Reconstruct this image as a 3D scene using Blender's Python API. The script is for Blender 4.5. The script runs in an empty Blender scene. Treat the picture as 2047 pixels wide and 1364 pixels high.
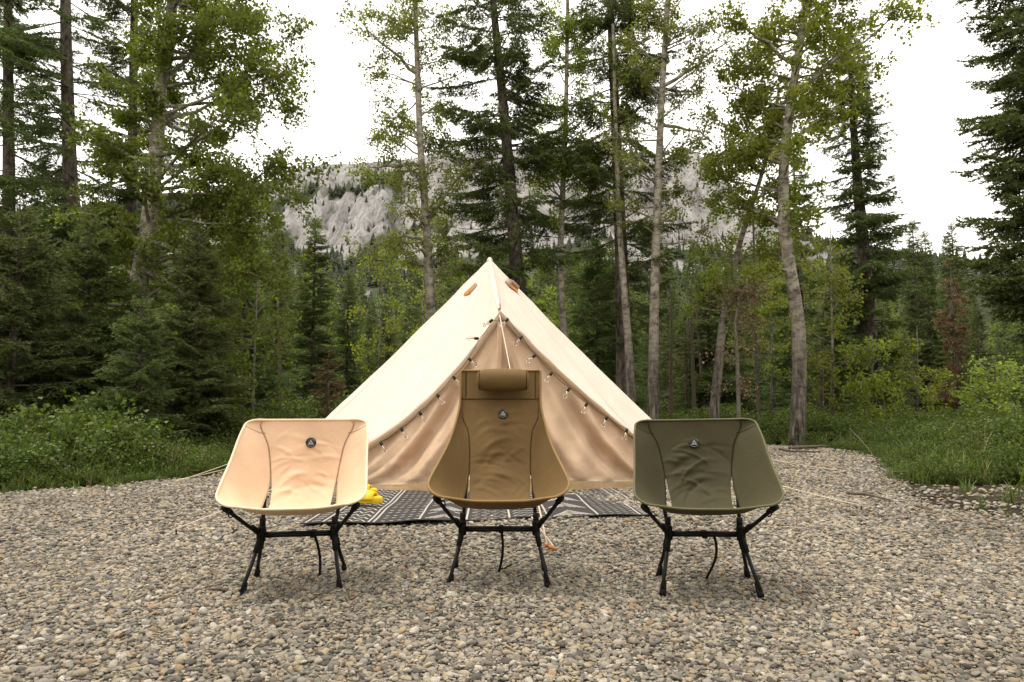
import bpy, math, random
import numpy as np
from mathutils import Vector, Matrix, noise as mnoise
R = math.radians
sc = bpy.context.scene
col = sc.collection
rng = np.random.default_rng(7)
random.seed(7)

# ------------------------------------------------------------------ camera
CAM_H, FPX, TILT = 0.74, 1365.0, math.atan(118 / 1365.0)
cam = bpy.data.cameras.new('camera'); cam.lens = 24.0; cam.sensor_width = 36.0
cam.clip_start = 0.05; cam.clip_end = 6000
camo = bpy.data.objects.new('camera', cam); col.objects.link(camo)
camo.location = (0, 0, CAM_H); camo.rotation_euler = (math.pi / 2 + TILT, 0, 0)
sc.camera = camo
# ------------------------------------------------------------------ sky
SUN_EL, SUN_AZ = R(72), R(292)        # azimuth clockwise from +y
w = bpy.data.worlds.new('World'); sc.world = w; w.use_nodes = True
nt = w.node_tree; nt.nodes.clear()
o_ = nt.nodes.new('ShaderNodeOutputWorld'); bg = nt.nodes.new('ShaderNodeBackground')
sky = nt.nodes.new('ShaderNodeTexSky'); sky.sky_type = 'NISHITA'; sky.sun_disc = False
sky.sun_elevation = SUN_EL; sky.sun_rotation = SUN_AZ; sky.dust_density = 3
mx = nt.nodes.new('ShaderNodeMix'); mx.data_type = 'RGBA'; mx.inputs[0].default_value = 0.88
mx.inputs[7].default_value = (14.8, 14.1, 13.0, 1)       # even overcast cloud layer
nt.links.new(sky.outputs[0], mx.inputs[6]); nt.links.new(mx.outputs[2], bg.inputs[0])
bg.inputs[1].default_value = 0.1; nt.links.new(bg.outputs[0], o_.inputs[0])
# ------------------------------------------------------------------ sun (veiled by cloud)
sl = bpy.data.lights.new('sun', 'SUN'); sl.energy = 1.5; sl.angle = R(16); sl.color = (1, .94, .84)
so = bpy.data.objects.new('sun', sl); col.objects.link(so)
sd = Vector((math.sin(SUN_AZ) * math.cos(SUN_EL), math.cos(SUN_AZ) * math.cos(SUN_EL), math.sin(SUN_EL)))
so.rotation_euler = sd.to_track_quat('Z', 'Y').to_euler(); so.location = (0, -5, 30)
# ------------------------------------------------------------------ exposure
sc.view_settings.view_transform = 'Standard'; sc.view_settings.look = 'None'
sc.view_settings.exposure = 0.72; sc.view_settings.gamma = 1.0; sc.view_settings.use_curve_mapping = False

# ------------------------------------------------------------------ helpers
def P(u, v, Y):
    "world point seen at photo pixel (u, v) at depth Y"
    dx = (u - 1023.5) / FPX; dy = (682 - v) / FPX
    yy = math.cos(TILT) - math.sin(TILT) * dy; zz = math.sin(TILT) + math.cos(TILT) * dy
    k = Y / yy
    return Vector((dx * k, Y, CAM_H + zz * k))
def G(u, v):
    dy = (682 - v) / FPX
    yy = math.cos(TILT) - math.sin(TILT) * dy; zz = math.sin(TILT) + math.cos(TILT) * dy
    return P(u, v, yy * CAM_H / -zz)

def nmesh(name, V, F, mat=None, smooth=False, attrs=None):
    "mesh from numpy verts (n,3) and faces (m,k) or list of such arrays"
    me = bpy.data.meshes.new(name)
    V = np.asarray(V, np.float32).reshape(-1, 3)
    Fs = F if isinstance(F, list) else [F]
    Fs = [np.asarray(f, np.int32) for f in Fs if len(f)]
    me.vertices.add(len(V)); me.vertices.foreach_set('co', V.ravel())
    tot = sum(f.size for f in Fs); nf = sum(len(f) for f in Fs)
    me.loops.add(tot); me.polygons.add(nf)
    me.loops.foreach_set('vertex_index', np.concatenate([f.ravel() for f in Fs]))
    st, s = [], 0
    for f in Fs:
        st.append(np.arange(len(f)) * f.shape[1] + s); s += f.size
    me.polygons.foreach_set('loop_start', np.concatenate(st).astype(np.int32))
    if smooth: me.polygons.foreach_set('use_smooth', np.ones(nf, bool))
    if attrs:
        for k, a in attrs.items():
            at = me.attributes.new(k, 'FLOAT', 'POINT'); at.data.foreach_set('value', np.asarray(a, np.float32))
    if mat: me.materials.append(mat)
    me.update(); me.validate()
    return me
def link(name, me, parent=None, loc=(0, 0, 0), rot=(0, 0, 0), scale=(1, 1, 1)):
    o = bpy.data.objects.new(name, me); col.objects.link(o); o.parent = parent
    o.location = loc; o.rotation_euler = rot; o.scale = scale
    return o
def tag(o, label=None, cat=None, group=None, kind=None):
    for k, v in (('label', label), ('category', cat), ('group', group), ('kind', kind)):
        if v: o[k] = v
    return o
def thing(name, label, cat, loc=(0, 0, 0), rz=0, group=None):
    return tag(link(name, None, None, loc, (0, 0, rz)), label, cat, group)

class MB:
    "collects verts / faces of one mesh"
    def __init__(s): s.V = []; s.Q = []; s.T = []; s.n = 0
    def grid(s, pts, closed_u=False):
        pts = np.asarray(pts, float); a, b = pts.shape[:2]
        idx = np.arange(a * b).reshape(a, b) + s.n
        i0 = idx[:-1]; i1 = idx[1:]
        if closed_u:
            q = np.stack([i0, np.roll(i0, -1, 1), np.roll(i1, -1, 1), i1], -1).reshape(-1, 4)
        else:
            q = np.stack([i0[:, :-1], i0[:, 1:], i1[:, 1:], i1[:, :-1]], -1).reshape(-1, 4)
        s.V.append(pts.reshape(-1, 3)); s.Q.append(q); s.n += a * b; return s
    def tube(s, pts, r, k=8, cap=True):
        pts = np.asarray([tuple(p) for p in pts], float); n = len(pts)
        r = np.broadcast_to(np.asarray(r, float), (n,))
        t = np.gradient(pts, axis=0); t /= np.linalg.norm(t, axis=1)[:, None] + 1e-9
        ref = np.array([0, 0, 1.]) if abs(t[0][2]) < .9 else np.array([1., 0, 0])
        rings = []
        for i in range(n):
            ref = ref - t[i] * ref.dot(t[i]); ref /= np.linalg.norm(ref) + 1e-9
            b = np.cross(t[i], ref)
            a = np.linspace(0, 2 * math.pi, k, endpoint=False)
            rings.append(pts[i] + r[i] * (np.cos(a)[:, None] * ref + np.sin(a)[:, None] * b))
        base = s.n
        s.grid(np.array(rings), True)
        if cap:
            for ring, c, rev in ((0, pts[0], True), (n - 1, pts[-1], False)):
                s.V.append(c[None]); ci = s.n; s.n += 1
                ix = base + ring * k + np.arange(k); nx = np.roll(ix, -1)
                tri = np.stack([ix, nx, np.full(k, ci)], -1)
                s.T.append(tri[:, ::-1] if rev else tri)
        return s
    def box(s, c, d, rot=None):
        c = np.array(c, float); d = np.array(d, float) / 2
        p = np.array([[x, y, z] for x in (-1, 1) for y in (-1, 1) for z in (-1, 1)], float) * d
        if rot is not None: p = p @ np.array(rot.to_3x3()).T
        s.V.append(p + c)
        s.Q.append(np.array([[0, 1, 3, 2], [4, 6, 7, 5], [0, 4, 5, 1], [2, 3, 7, 6], [0, 2, 6, 4], [1, 5, 7, 3]]) + s.n)
        s.n += 8; return s
    def tris(s, T):
        T = np.asarray(T, float).reshape(-1, 3); s.V.append(T)
        s.T.append(np.arange(len(T)).reshape(-1, 3) + s.n); s.n += len(T); return s
    def arrays(s):
        return np.concatenate(s.V), [np.concatenate(f) for f in (s.Q, s.T) if f]
    def mesh(s, name, mat, smooth=True, attrs=None):
        V, F = s.arrays(); return nmesh(name, V, F, mat, smooth, attrs)
    def build(s, name, mat, parent=None, smooth=True, **k):
        return link(name, s.mesh(name, mat, smooth), parent, **k)

def crv(keys, ts):
    "smooth interpolation of keyed points [(t, a, b, ...)] at ts (monotone-ish Catmull-Rom)"
    K = np.array(keys, float); t = K[:, 0]; Y = K[:, 1:]
    m = np.gradient(Y, t, axis=0)
    out = []
    for x in np.atleast_1d(ts):
        i = int(np.clip(np.searchsorted(t, x) - 1, 0, len(t) - 2)); h = t[i + 1] - t[i]; s = (x - t[i]) / h
        out.append((2*s**3-3*s**2+1)*Y[i] + (s**3-2*s**2+s)*h*m[i] + (-2*s**3+3*s**2)*Y[i+1] + (s**3-s**2)*h*m[i+1])
    return np.array(out)
def nz(x, y=0, z=0): return mnoise.noise(Vector((x, y, z)))

# ------------------------------------------------------------------ materials
def mat(name, build):
    m = bpy.data.materials.new(name); m.use_nodes = True
    t = m.node_tree; t.nodes.clear(); N = t.nodes.new; L = t.links.new
    out = N('ShaderNodeOutputMaterial'); s = build(N, L)
    L(s, out.inputs[0]); return m
def ramp(N, L, fac, stops, interp='LINEAR'):
    r = N('ShaderNodeValToRGB'); r.color_ramp.interpolation = interp
    e = r.color_ramp.elements
    while len(e) < len(stops): e.new(.5)
    for q, (p, c) in zip(e, stops): q.position = p; q.color = (*c, 1)
    L(fac, r.inputs[0]); return r.outputs[0]
def tex(N, L, scale, detail=4, rough=.55, coord='Object', vscale=None, dist=0):
    tc = N('ShaderNodeTexCoord'); n = N('ShaderNodeTexNoise')
    n.inputs['Scale'].default_value = scale; n.inputs['Detail'].default_value = detail
    n.inputs['Roughness'].default_value = rough; n.inputs['Distortion'].default_value = dist
    src = tc.outputs[coord]
    if vscale:
        mp = N('ShaderNodeMapping'); mp.inputs['Scale'].default_value = vscale; L(src, mp.inputs[0]); src = mp.outputs[0]
    L(src, n.inputs['Vector']); return n.outputs[0]
def bump(N, L, h, strength, dist=.01):
    b = N('ShaderNodeBump'); b.inputs['Strength'].default_value = strength; b.inputs['Distance'].default_value = dist
    L(h, b.inputs['Height']); return b.outputs[0]
def princ(N, L, color, rough=.8, normal=None, spec=.3, metal=0):
    p = N('ShaderNodeBsdfPrincipled')
    if isinstance(color, tuple): p.inputs['Base Color'].default_value = (*color, 1)
    else: L(color, p.inputs['Base Color'])
    p.inputs['Roughness'].default_value = rough; p.inputs['Specular IOR Level'].default_value = spec
    p.inputs['Metallic'].default_value = metal
    if normal is not None: L(normal, p.inputs['Normal'])
    return p.outputs[0]
def mixs(N, L, f, a, b):
    m = N('ShaderNodeMixShader')
    if isinstance(f, float): m.inputs[0].default_value = f
    else: L(f, m.inputs[0])
    L(a, m.inputs[1]); L(b, m.inputs[2]); return m.outputs[0]
def mixc(N, L, f, a, b, mode='MIX'):
    m = N('ShaderNodeMix'); m.data_type = 'RGBA'; m.blend_type = mode
    for v, i in ((f, 0), (a, 6), (b, 7)):
        if isinstance(v, float): m.inputs[i].default_value = v
        elif isinstance(v, tuple): m.inputs[i].default_value = (*v, 1)
        else: L(v, m.inputs[i])
    return m.outputs[2]

def m_canvas(name, c, trans=(.8, .45, .18), tf=.25, weave=700):
    def b(N, L):
        n1 = tex(N, L, 3.2, 5); n2 = tex(N, L, weave, 1); n3 = tex(N, L, 14, 4, .6, dist=1.0)
        cc = ramp(N, L, n1, [(.3, tuple(x * .9 for x in c)), (.7, c)])
        tcz = N('ShaderNodeTexCoord'); sp = N('ShaderNodeSeparateXYZ'); L(tcz.outputs['Object'], sp.inputs[0])
        ad = N('ShaderNodeMath'); ad.operation = 'MULTIPLY_ADD'; ad.inputs[1].default_value = -.35; L(n3, ad.inputs[0]); L(sp.outputs[2], ad.inputs[2])
        mr = N('ShaderNodeMapRange'); mr.inputs[1].default_value = -.14; mr.inputs[2].default_value = .06; mr.inputs[3].default_value = .55; mr.inputs[4].default_value = 0; L(ad.outputs[0], mr.inputs[0])
        cc = mixc(N, L, mr.outputs[0], cc, (.3, .22, .14))
        nb = bump(N, L, n3, .35, .012)
        b2 = N('ShaderNodeBump'); b2.inputs['Strength'].default_value = .12; b2.inputs['Distance'].default_value = .002
        L(n2, b2.inputs['Height']); L(nb, b2.inputs['Normal'])
        p = princ(N, L, cc, .92, b2.outputs[0], .1)
        t = N('ShaderNodeBsdfTranslucent'); t.inputs[0].default_value = (*trans, 1); L(b2.outputs[0], t.inputs[1])
        return mixs(N, L, tf, p, t.outputs[0])
    return mat(name, b)
def m_cloth(name, c, rough=.75):
    def b(N, L):
        n1 = tex(N, L, 6, 5); n3 = tex(N, L, 26, 4, .6, dist=1.2); n2 = tex(N, L, 900, 1)
        cc = ramp(N, L, n1, [(.3, tuple(x * .86 for x in c)), (.7, tuple(x * 1.05 for x in c))])
        nb = bump(N, L, n3, .25, .008)
        b2 = N('ShaderNodeBump'); b2.inputs['Strength'].default_value = .15; b2.inputs['Distance'].default_value = .001
        L(n2, b2.inputs['Height']); L(nb, b2.inputs['Normal'])
        return princ(N, L, cc, rough, b2.outputs[0], .25)
    return mat(name, b)
def m_plain(name, c, rough=.5, spec=.4, var=.12, scale=30, bs=.1):
    def b(N, L):
        n = tex(N, L, scale, 4)
        return princ(N, L, ramp(N, L, n, [(.3, tuple(x * (1 - var) for x in c)), (.7, tuple(x * (1 + var) for x in c))]), rough, bump(N, L, n, bs, .003), spec)
    return mat(name, b)
def m_leaf(name, c0, c1, c2, trans, tf=.35, rough=.55):
    "leaf colour runs with the per-leaf attribute tint"
    def b(N, L):
        a = N('ShaderNodeAttribute'); a.attribute_name = 'tint'
        oi = N('ShaderNodeObjectInfo')
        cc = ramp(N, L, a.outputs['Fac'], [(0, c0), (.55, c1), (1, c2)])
        h = N('ShaderNodeHueSaturation'); L(cc, h.inputs['Color'])
        mr = N('ShaderNodeMapRange'); mr.inputs[3].default_value = .8; mr.inputs[4].default_value = 1.2
        L(oi.outputs['Random'], mr.inputs[0]); L(mr.outputs[0], h.inputs['Value'])
        mr2 = N('ShaderNodeMapRange'); mr2.inputs[3].default_value = .485; mr2.inputs[4].default_value = .515
        L(oi.outputs['Random'], mr2.inputs[0]); L(mr2.outputs[0], h.inputs['Hue'])
        p = princ(N, L, h.outputs[0], rough, None, .3)
        t = N('ShaderNodeBsdfTranslucent')
        L(mixc(N, L, 1.0, h.outputs[0], trans, 'MULTIPLY'), t.inputs[0])
        return mixs(N, L, tf, p, t.outputs[0])
    return mat(name, b)
def m_bark_aspen():
    def b(N, L):
        n = tex(N, L, 5, 7, .75, vscale=(1, 1, 2.6), dist=.4); n2 = tex(N, L, 9, 5, .6); n3 = tex(N, L, 1.1, 3)
        c = ramp(N, L, n, [(.33, (.04, .034, .028)), (.41, (.19, .168, .13)), (.5, (.34, .305, .24)), (.7, (.45, .41, .33))])
        c2 = ramp(N, L, n2, [(.4, (.22, .19, .16)), (.5, (1, 1, 1))])
        cc = mixc(N, L, .6, c, c2, 'MULTIPLY')
        # furrowed dark bark near the foot
        tc = N('ShaderNodeTexCoord'); sp = N('ShaderNodeSeparateXYZ'); L(tc.outputs['Object'], sp.inputs[0])
        ad = N('ShaderNodeMath'); ad.operation = 'MULTIPLY_ADD'; ad.inputs[1].default_value = 3.0; L(n3, ad.inputs[0]); L(sp.outputs[2], ad.inputs[2])
        mr = N('ShaderNodeMapRange'); mr.inputs[1].default_value = 1.7; mr.inputs[2].default_value = 4.6; L(ad.outputs[0], mr.inputs[0])
        fur = tex(N, L, 17, 5, .7, vscale=(1, 1, .16), dist=.5)
        cd = ramp(N, L, fur, [(.4, (.02, .016, .013)), (.5, (.085, .07, .056)), (.62, (.2, .172, .14))])
        c3 = mixc(N, L, mr.outputs[0], cd, cc)
        return princ(N, L, c3, .9, bump(N, L, fur, .9, .03), .15)
    return mat('bark_pale', b)
def m_bark_spruce():
    def b(N, L):
        n = tex(N, L, 16, 6, .7, vscale=(1, 1, .45)); n2 = tex(N, L, 2, 3)
        c = ramp(N, L, n, [(.36, (.035, .028, .023)), (.52, (.12, .097, .078)), (.68, (.22, .185, .155))])
        return princ(N, L, mixc(N, L, .5, c, ramp(N, L, n2, [(.3, (.6, .55, .5)), (.7, (1.2, 1.2, 1.15))]), 'MULTIPLY'), .95, bump(N, L, n, 1, .04), .1)
    return mat('bark_dark', b)
def m_pebble():
    def b(N, L):
        oi = N('ShaderNodeObjectInfo')
        c = ramp(N, L, oi.outputs['Random'], [(0, (0.095, 0.090, 0.082)), (.08, (0.249, 0.228, 0.194)), (.2, (0.163, 0.148, 0.125)), (.32, (0.335, 0.292, 0.219)),
             (.45, (0.215, 0.191, 0.155)), (.57, (0.284, 0.267, 0.232)), (.68, (0.361, 0.297, 0.202)), (.76, (0.172, 0.168, 0.159)), (.85, (0.387, 0.357, 0.301)), (.945, (0.310, 0.215, 0.133)), (.97, (0.473, 0.439, 0.378))], 'CONSTANT')
        n = tex(N, L, 2.2, 5, .6)
        c = mixc(N, L, .7, c, ramp(N, L, n, [(.3, (.72, .7, .68)), (.7, (1.15, 1.15, 1.13))]), 'MULTIPLY')
        ge = N('ShaderNodeNewGeometry'); pn = N('ShaderNodeTexNoise'); pn.inputs['Scale'].default_value = .9; pn.inputs['Detail'].default_value = 5; pn.inputs['Roughness'].default_value = .65
        L(ge.outputs['Position'], pn.inputs['Vector'])       # dusty and damp patches across the pad
        c = mixc(N, L, 1.0, c, ramp(N, L, pn.outputs[0], [(.32, (.74, .71, .66)), (.5, (.99, .97, .94)), (.68, (1.16, 1.13, 1.08))]), 'MULTIPLY')
        return princ(N, L, c, .85, bump(N, L, tex(N, L, 5, 5, .65), .4, .08), .2)
    return mat('pebble_stone', b)
def m_gravel():
    def b(N, L):
        tc = N('ShaderNodeTexCoord'); v = N('ShaderNodeTexVoronoi'); v.inputs['Scale'].default_value = 42; L(tc.outputs['Object'], v.inputs['Vector'])
        h = N('ShaderNodeSeparateColor'); L(v.outputs['Color'], h.inputs[0])
        c = ramp(N, L, h.outputs[0], [(0, (.14, .13, .12)), (.3, (.22, .2, .17)), (.6, (.3, .27, .23)), (.9, (.36, .33, .28))])
        return princ(N, L, mixc(N, L, .8, c, ramp(N, L, v.outputs['Distance'], [(.2, (1, 1, 1)), (.75, (.4, .38, .35))]), 'MULTIPLY'), .95, bump(N, L, v.outputs['Distance'], -.8, .02), .1)
    return mat('gravel', b)
def m_ground():
    def b(N, L):
        n = tex(N, L, 1.3, 6, .65); n2 = tex(N, L, 22, 5, .7)
        c = ramp(N, L, n, [(.35, (.035, .028, .02)), (.5, (.06, .05, .03)), (.65, (.045, .06, .022))])
        c = mixc(N, L, .8, c, ramp(N, L, n2, [(.3, (.5, .5, .5)), (.7, (1.5, 1.45, 1.4))]), 'MULTIPLY')
        return princ(N, L, c, 1, bump(N, L, n2, 1, .05), .05)
    return mat('forest_soil', b)
M = {}
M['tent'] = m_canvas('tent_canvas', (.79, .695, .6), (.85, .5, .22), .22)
M['tent_shaded'] = m_canvas('tent_canvas_shaded', (.68, .49, .335), (.8, .45, .2), .26)  # same canvas as the roof; its shade is put into this darker, warmer colour
M['mud'] = m_plain('groundsheet_tan', (.38, .26, .14), .7, .2)
M['hem'] = m_canvas('tent_hem_canvas', (.72, .58, .43), (.8, .5, .2), .12)
M['orange'] = m_plain('vent_mesh_brown', (.42, .17, .045), .8, .1)
M['rope'] = m_plain('cotton_rope', (.62, .52, .38), .9, .1, .15, 300)
M['slider'] = m_plain('orange_plastic', (.6, .17, .03), .4, .5)
M['black'] = m_plain('black_aluminium', (.008, .008, .0075), .5, .22)
M['rubber'] = m_plain('black_rubber', (.011, .01, .009), .8, .15)
M['web'] = m_plain('black_webbing', (.014, .013, .012), .9, .1)
M['beige'] = m_cloth('fabric_beige', (.69, .48, .32)); M['beige_p'] = m_cloth('piping_cream', (.78, .6, .42))
M['brown'] = m_cloth('fabric_brown', (.14, .084, .029)); M['brown_p'] = m_cloth('piping_mustard', (.25, .155, .055))
M['green'] = m_cloth('fabric_olive', (.055, .047, .02)); M['green_p'] = m_cloth('piping_sage', (.115, .108, .05))
M['seam_beige'] = m_plain('thread_tan', (.3, .19, .1), .9, .1); M['seam_brown'] = m_plain('thread_brown', (.05, .03, .012), .9, .1)
M['seam_green'] = m_plain('thread_olive', (.03, .027, .012), .9, .1)
M['badge'] = m_plain('badge_black', (.01, .01, .01), .5, .4); M['white'] = m_plain('badge_white', (.55, .55, .53), .6, .3)
M['rug'] = m_plain('rug_charcoal', (.05, .046, .043), .9, .1, .3, 200); M['rugw'] = m_plain('rug_print_white', (.38, .355, .32), .9, .1, .1, 200)
M['yellow'] = m_plain('yellow_foam', (.85, .55, .02), .55, .35, .05)
M['aspen'] = m_bark_aspen(); M['bark'] = m_bark_spruce()
M['twig'] = m_plain('dead_twig', (.12, .095, .07), .95, .1, .4, 40)
M['dry'] = m_plain('bleached_wood', (.17, .155, .115), .9, .1, .3, 25)
M['needle'] = m_leaf('spruce_needles', (.054, .075, .023), (.097, .127, .038), (.16, .198, .062), (1.2, 1.3, .6), .28, .6)
M['needle_b'] = m_leaf('spruce_needles_dull', (.028, .035, .018), (.05, .06, .03), (.075, .09, .045), (1, 1.1, .7), .15, .6)
M['needle_dead'] = m_leaf('dead_needles', (.07, .042, .022), (.13, .08, .042), (.2, .14, .075), (1, .8, .5), .2, .8)
M['leaf'] = m_leaf('aspen_leaves', (.1, .13, .02), (.175, .215, .038), (.3, .32, .08), (1.6, 1.6, .5), .48)
M['leaf_y'] = m_leaf('aspen_leaves_pale', (.115, .15, .034), (.195, .23, .058), (.32, .345, .115), (1.45, 1.55, .5), .48)
M['leaf_d'] = m_leaf('poplar_leaves_dark', (.075, .1, .018), (.135, .17, .032), (.24, .26, .068), (1.5, 1.6, .5), .46)
M['herb'] = m_leaf('herb_leaves', (.048, .072, .015), (.09, .126, .026), (.17, .205, .052), (1.4, 1.5, .5), .35)
M['grass'] = m_leaf('grass_blades', (.05, .075, .016), (.09, .125, .028), (.18, .2, .065), (1.3, 1.5, .5), .35)
M['straw'] = m_leaf('dry_stems', (.14, .1, .05), (.24, .18, .1), (.34, .28, .17), (1.1, 1, .7), .25)
M['pebble'] = m_pebble(); M['gravel'] = m_gravel(); M['soil'] = m_ground()
M['stone'] = m_plain('pale_boulder', (.4, .34, .27), .9, .2, .3, 9, .5)

# ------------------------------------------------------------------ scatter of uncountable stuff
def scatter(name, pts, rot, scl, idx, meshes, parent=None):
    me = nmesh(name, pts, np.zeros((0, 3), np.int32)) if False else bpy.data.meshes.new(name)
    pts = np.asarray(pts, np.float32); n = len(pts)
    me.vertices.add(n); me.vertices.foreach_set('co', pts.ravel())
    a = me.attributes.new('rot', 'FLOAT_VECTOR', 'POINT'); a.data.foreach_set('vector', np.asarray(rot, np.float32).ravel())
    a = me.attributes.new('scl', 'FLOAT_VECTOR', 'POINT'); a.data.foreach_set('vector', np.asarray(scl, np.float32).ravel())
    a = me.attributes.new('idx', 'INT', 'POINT'); a.data.foreach_set('value', np.asarray(idx, np.int32))
    c = bpy.data.collections.new(name + '_kinds')
    for i, m in enumerate(meshes):
        c.objects.link(bpy.data.objects.new('%s_kind_%02d' % (name, i), m))
    g = bpy.data.node_groups.new(name + '_scatter', 'GeometryNodeTree')
    g.interface.new_socket('Geometry', in_out='INPUT', socket_type='NodeSocketGeometry')
    g.interface.new_socket('Geometry', in_out='OUTPUT', socket_type='NodeSocketGeometry')
    N = g.nodes.new; L = g.links.new
    gi = N('NodeGroupInput'); go = N('NodeGroupOutput'); ip = N('GeometryNodeInstanceOnPoints')
    ci = N('GeometryNodeCollectionInfo'); ci.inputs['Collection'].default_value = c
    ci.inputs['Separate Children'].default_value = True; ci.inputs['Reset Children'].default_value = True
    def na(nm, t):
        q = N('GeometryNodeInputNamedAttribute'); q.data_type = t; q.inputs['Name'].default_value = nm
        return [s for s in q.outputs if s.enabled][0]
    e = N('FunctionNodeEulerToRotation'); L(na('rot', 'FLOAT_VECTOR'), e.inputs[0])
    L(gi.outputs[0], ip.inputs['Points']); L(ci.outputs[0], ip.inputs['Instance']); ip.inputs['Pick Instance'].default_value = True
    L(na('idx', 'INT'), ip.inputs['Instance Index']); L(e.outputs[0], ip.inputs['Rotation']); L(na('scl', 'FLOAT_VECTOR'), ip.inputs['Scale'])
    L(ip.outputs[0], go.inputs[0])
    o = link(name, me, parent); md = o.modifiers.new('scatter', 'NODES'); md.node_group = g
    o['kind'] = 'stuff'
    return o
def in_poly(x, y, poly):
    x = np.asarray(x); y = np.asarray(y); ins = np.zeros(x.shape, bool); n = len(poly); j = n - 1
    for i in range(n):
        xi, yi = poly[i]; xj, yj = poly[j]
        c = ((yi > y) != (yj > y)) & (x < (xj - xi) * (y - yi) / (yj - yi + 1e-12) + xi)
        ins ^= c; j = i
    return ins

# ================================================================== SETTING
# ---- ground sheet
gx = np.concatenate([np.linspace(-3000, -60, 8), np.linspace(-50, 50, 61), np.linspace(60, 3000, 8)])
gy = np.concatenate([np.linspace(-400, -20, 4), np.linspace(-15, 70, 60), np.linspace(80, 4000, 10)])
XX, YY = np.meshgrid(gx, gy)
def ground_z(x, y):
    x = np.asarray(x, float); y = np.asarray(y, float)
    far = np.clip((y - 11) / 8, 0, 1) * .12
    return -.03 + far + .05 * np.sin(x * .7 + 1.3) * np.sin(y * .6) * np.clip((np.abs(x) - 4.2) / 2, 0, 1)
GV = np.stack([XX, YY, ground_z(XX, YY)], -1)
ground = tag(MB().grid(GV).build('ground', M['soil']), kind='structure')

# ---- gravel pad
GRAVEL = [(-3.2, -2.5), (-5.2, 1.5), (-5.6, 4.2), tuple(G(-60, 997)[:2]), tuple(G(120, 978)[:2]), tuple(G(290, 966)[:2]), tuple(G(430, 950)[:2]), (-3.3, 8.6),
          (-2.4, 9.8), (0.5, 10.1), (2.8, 10.6), tuple(G(1555, 889)[:2]), tuple(G(1640, 897)[:2]), tuple(G(1740, 912)[:2]), tuple(G(1770, 938)[:2]), tuple(G(1800, 975)[:2]),
          tuple(G(1850, 1008)[:2]), tuple(G(1960, 1030)[:2]), tuple(G(2110, 1042)[:2]), (5.2, 3.6), (5.8, 1.0), (4, -2.5)]
def gravel_h(x, y):
    return .012 * np.sin(x * 1.7 + .4) * np.cos(y * 1.3) + .008 * np.sin(x * 4.1 + y * 3.3)
nx_, ny_ = 150, 170
gxx, gyy = np.meshgrid(np.linspace(-6.5, 6.5, nx_), np.linspace(-2.5, 12, ny_))
jx = gxx + rng.normal(0, .02, gxx.shape); jy = gyy + rng.normal(0, .02, gyy.shape)
ins = in_poly(gxx, gyy, GRAVEL)
idx = np.arange(nx_ * ny_).reshape(ny_, nx_)
fm = ins[:-1, :-1] & ins[1:, :-1] & ins[:-1, 1:] & ins[1:, 1:]
q = np.stack([idx[:-1, :-1], idx[:-1, 1:], idx[1:, 1:], idx[1:, :-1]], -1)[fm]
used, inv = np.unique(q, return_inverse=True)
GV = np.stack([jx, jy, gravel_h(jx, jy) * 0 + gravel_h(jx, jy)], -1).reshape(-1, 3)[used]; 
gravel = tag(link('gravel', nmesh('gravel', GV, inv.reshape(-1, 4), M['gravel'], True)), kind='structure')

# pebbles: six stone shapes
import bmesh
def ico(sub):
    bm = bmesh.new(); bmesh.ops.create_icosphere(bm, subdivisions=sub, radius=1)
    V = np.array([v.co[:] for v in bm.verts]); F = np.array([[v.index for v in f.verts] for f in bm.faces]); bm.free(); return V, F
def stone(seed, sub, flat=.5, lump=.3, mat_=None, smooth=True):
    V, F = ico(sub); r = np.array([1 + lump * nz(*(v * 1.1 + seed * 7.3)) + lump * .35 * nz(*(v * 2.7 + seed * 3.1)) for v in V])
    V = V * r[:, None]
    for k in range(5):                      # a few worn flat facets
        d = np.array([nz(seed * 1.7 + k, .5), nz(seed + k, 4.5), nz(.3, seed * 2.1 + k)]); d /= np.linalg.norm(d) + 1e-9
        ex = V @ d; V = V - np.maximum(ex - .72, 0)[:, None] * d * .8
    V = V * np.array([1, .78, flat]); return nmesh('pebble', V, F, mat_ or M['pebble'], smooth)
PEB = [stone(i, 2, (.42, .55, .36, .46, .6, .32, .44, .5)[i], .38 if i % 2 else .6) for i in range(8)]
def pebble_field(y0, y1, sp, smin, smax, power):
    pts = []
    xs = np.arange(-6, 6, sp); ys = np.arange(y0, y1, sp * .85)
    X, Y = np.meshgrid(xs, ys); X = X + rng.uniform(-.48, .48, X.shape) * sp; Y = Y + rng.uniform(-.48, .48, Y.shape) * sp
    X = X.ravel(); Y = Y.ravel()
    k = in_poly(X + rng.normal(0, .07, X.shape), Y + rng.normal(0, .07, X.shape), GRAVEL) & (np.abs(X) < .78 * Y + .5)
    X = X[k]; Y = Y[k]; s = smin + (smax - smin) * rng.random(len(X)) ** power
    z = gravel_h(X, Y) + s * .2 + rng.uniform(-.004, .006, len(X))
    return np.stack([X, Y, z], -1), s
a1, s1 = pebble_field(1.5, 3.6, .0172, .0065, .019, 2.4)
a2, s2 = pebble_field(3.6, 7.0, .0245, .009, .022, 2.0)
a3, s3 = pebble_field(7.0, 12, .042, .014, .03, 1.6)
a4, s4 = pebble_field(1.5, 3.6, .085, .0125, .021, 1.6)
a6, s6 = pebble_field(1.5, 3.3, .0125, .0042, .009, 1.3)
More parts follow.
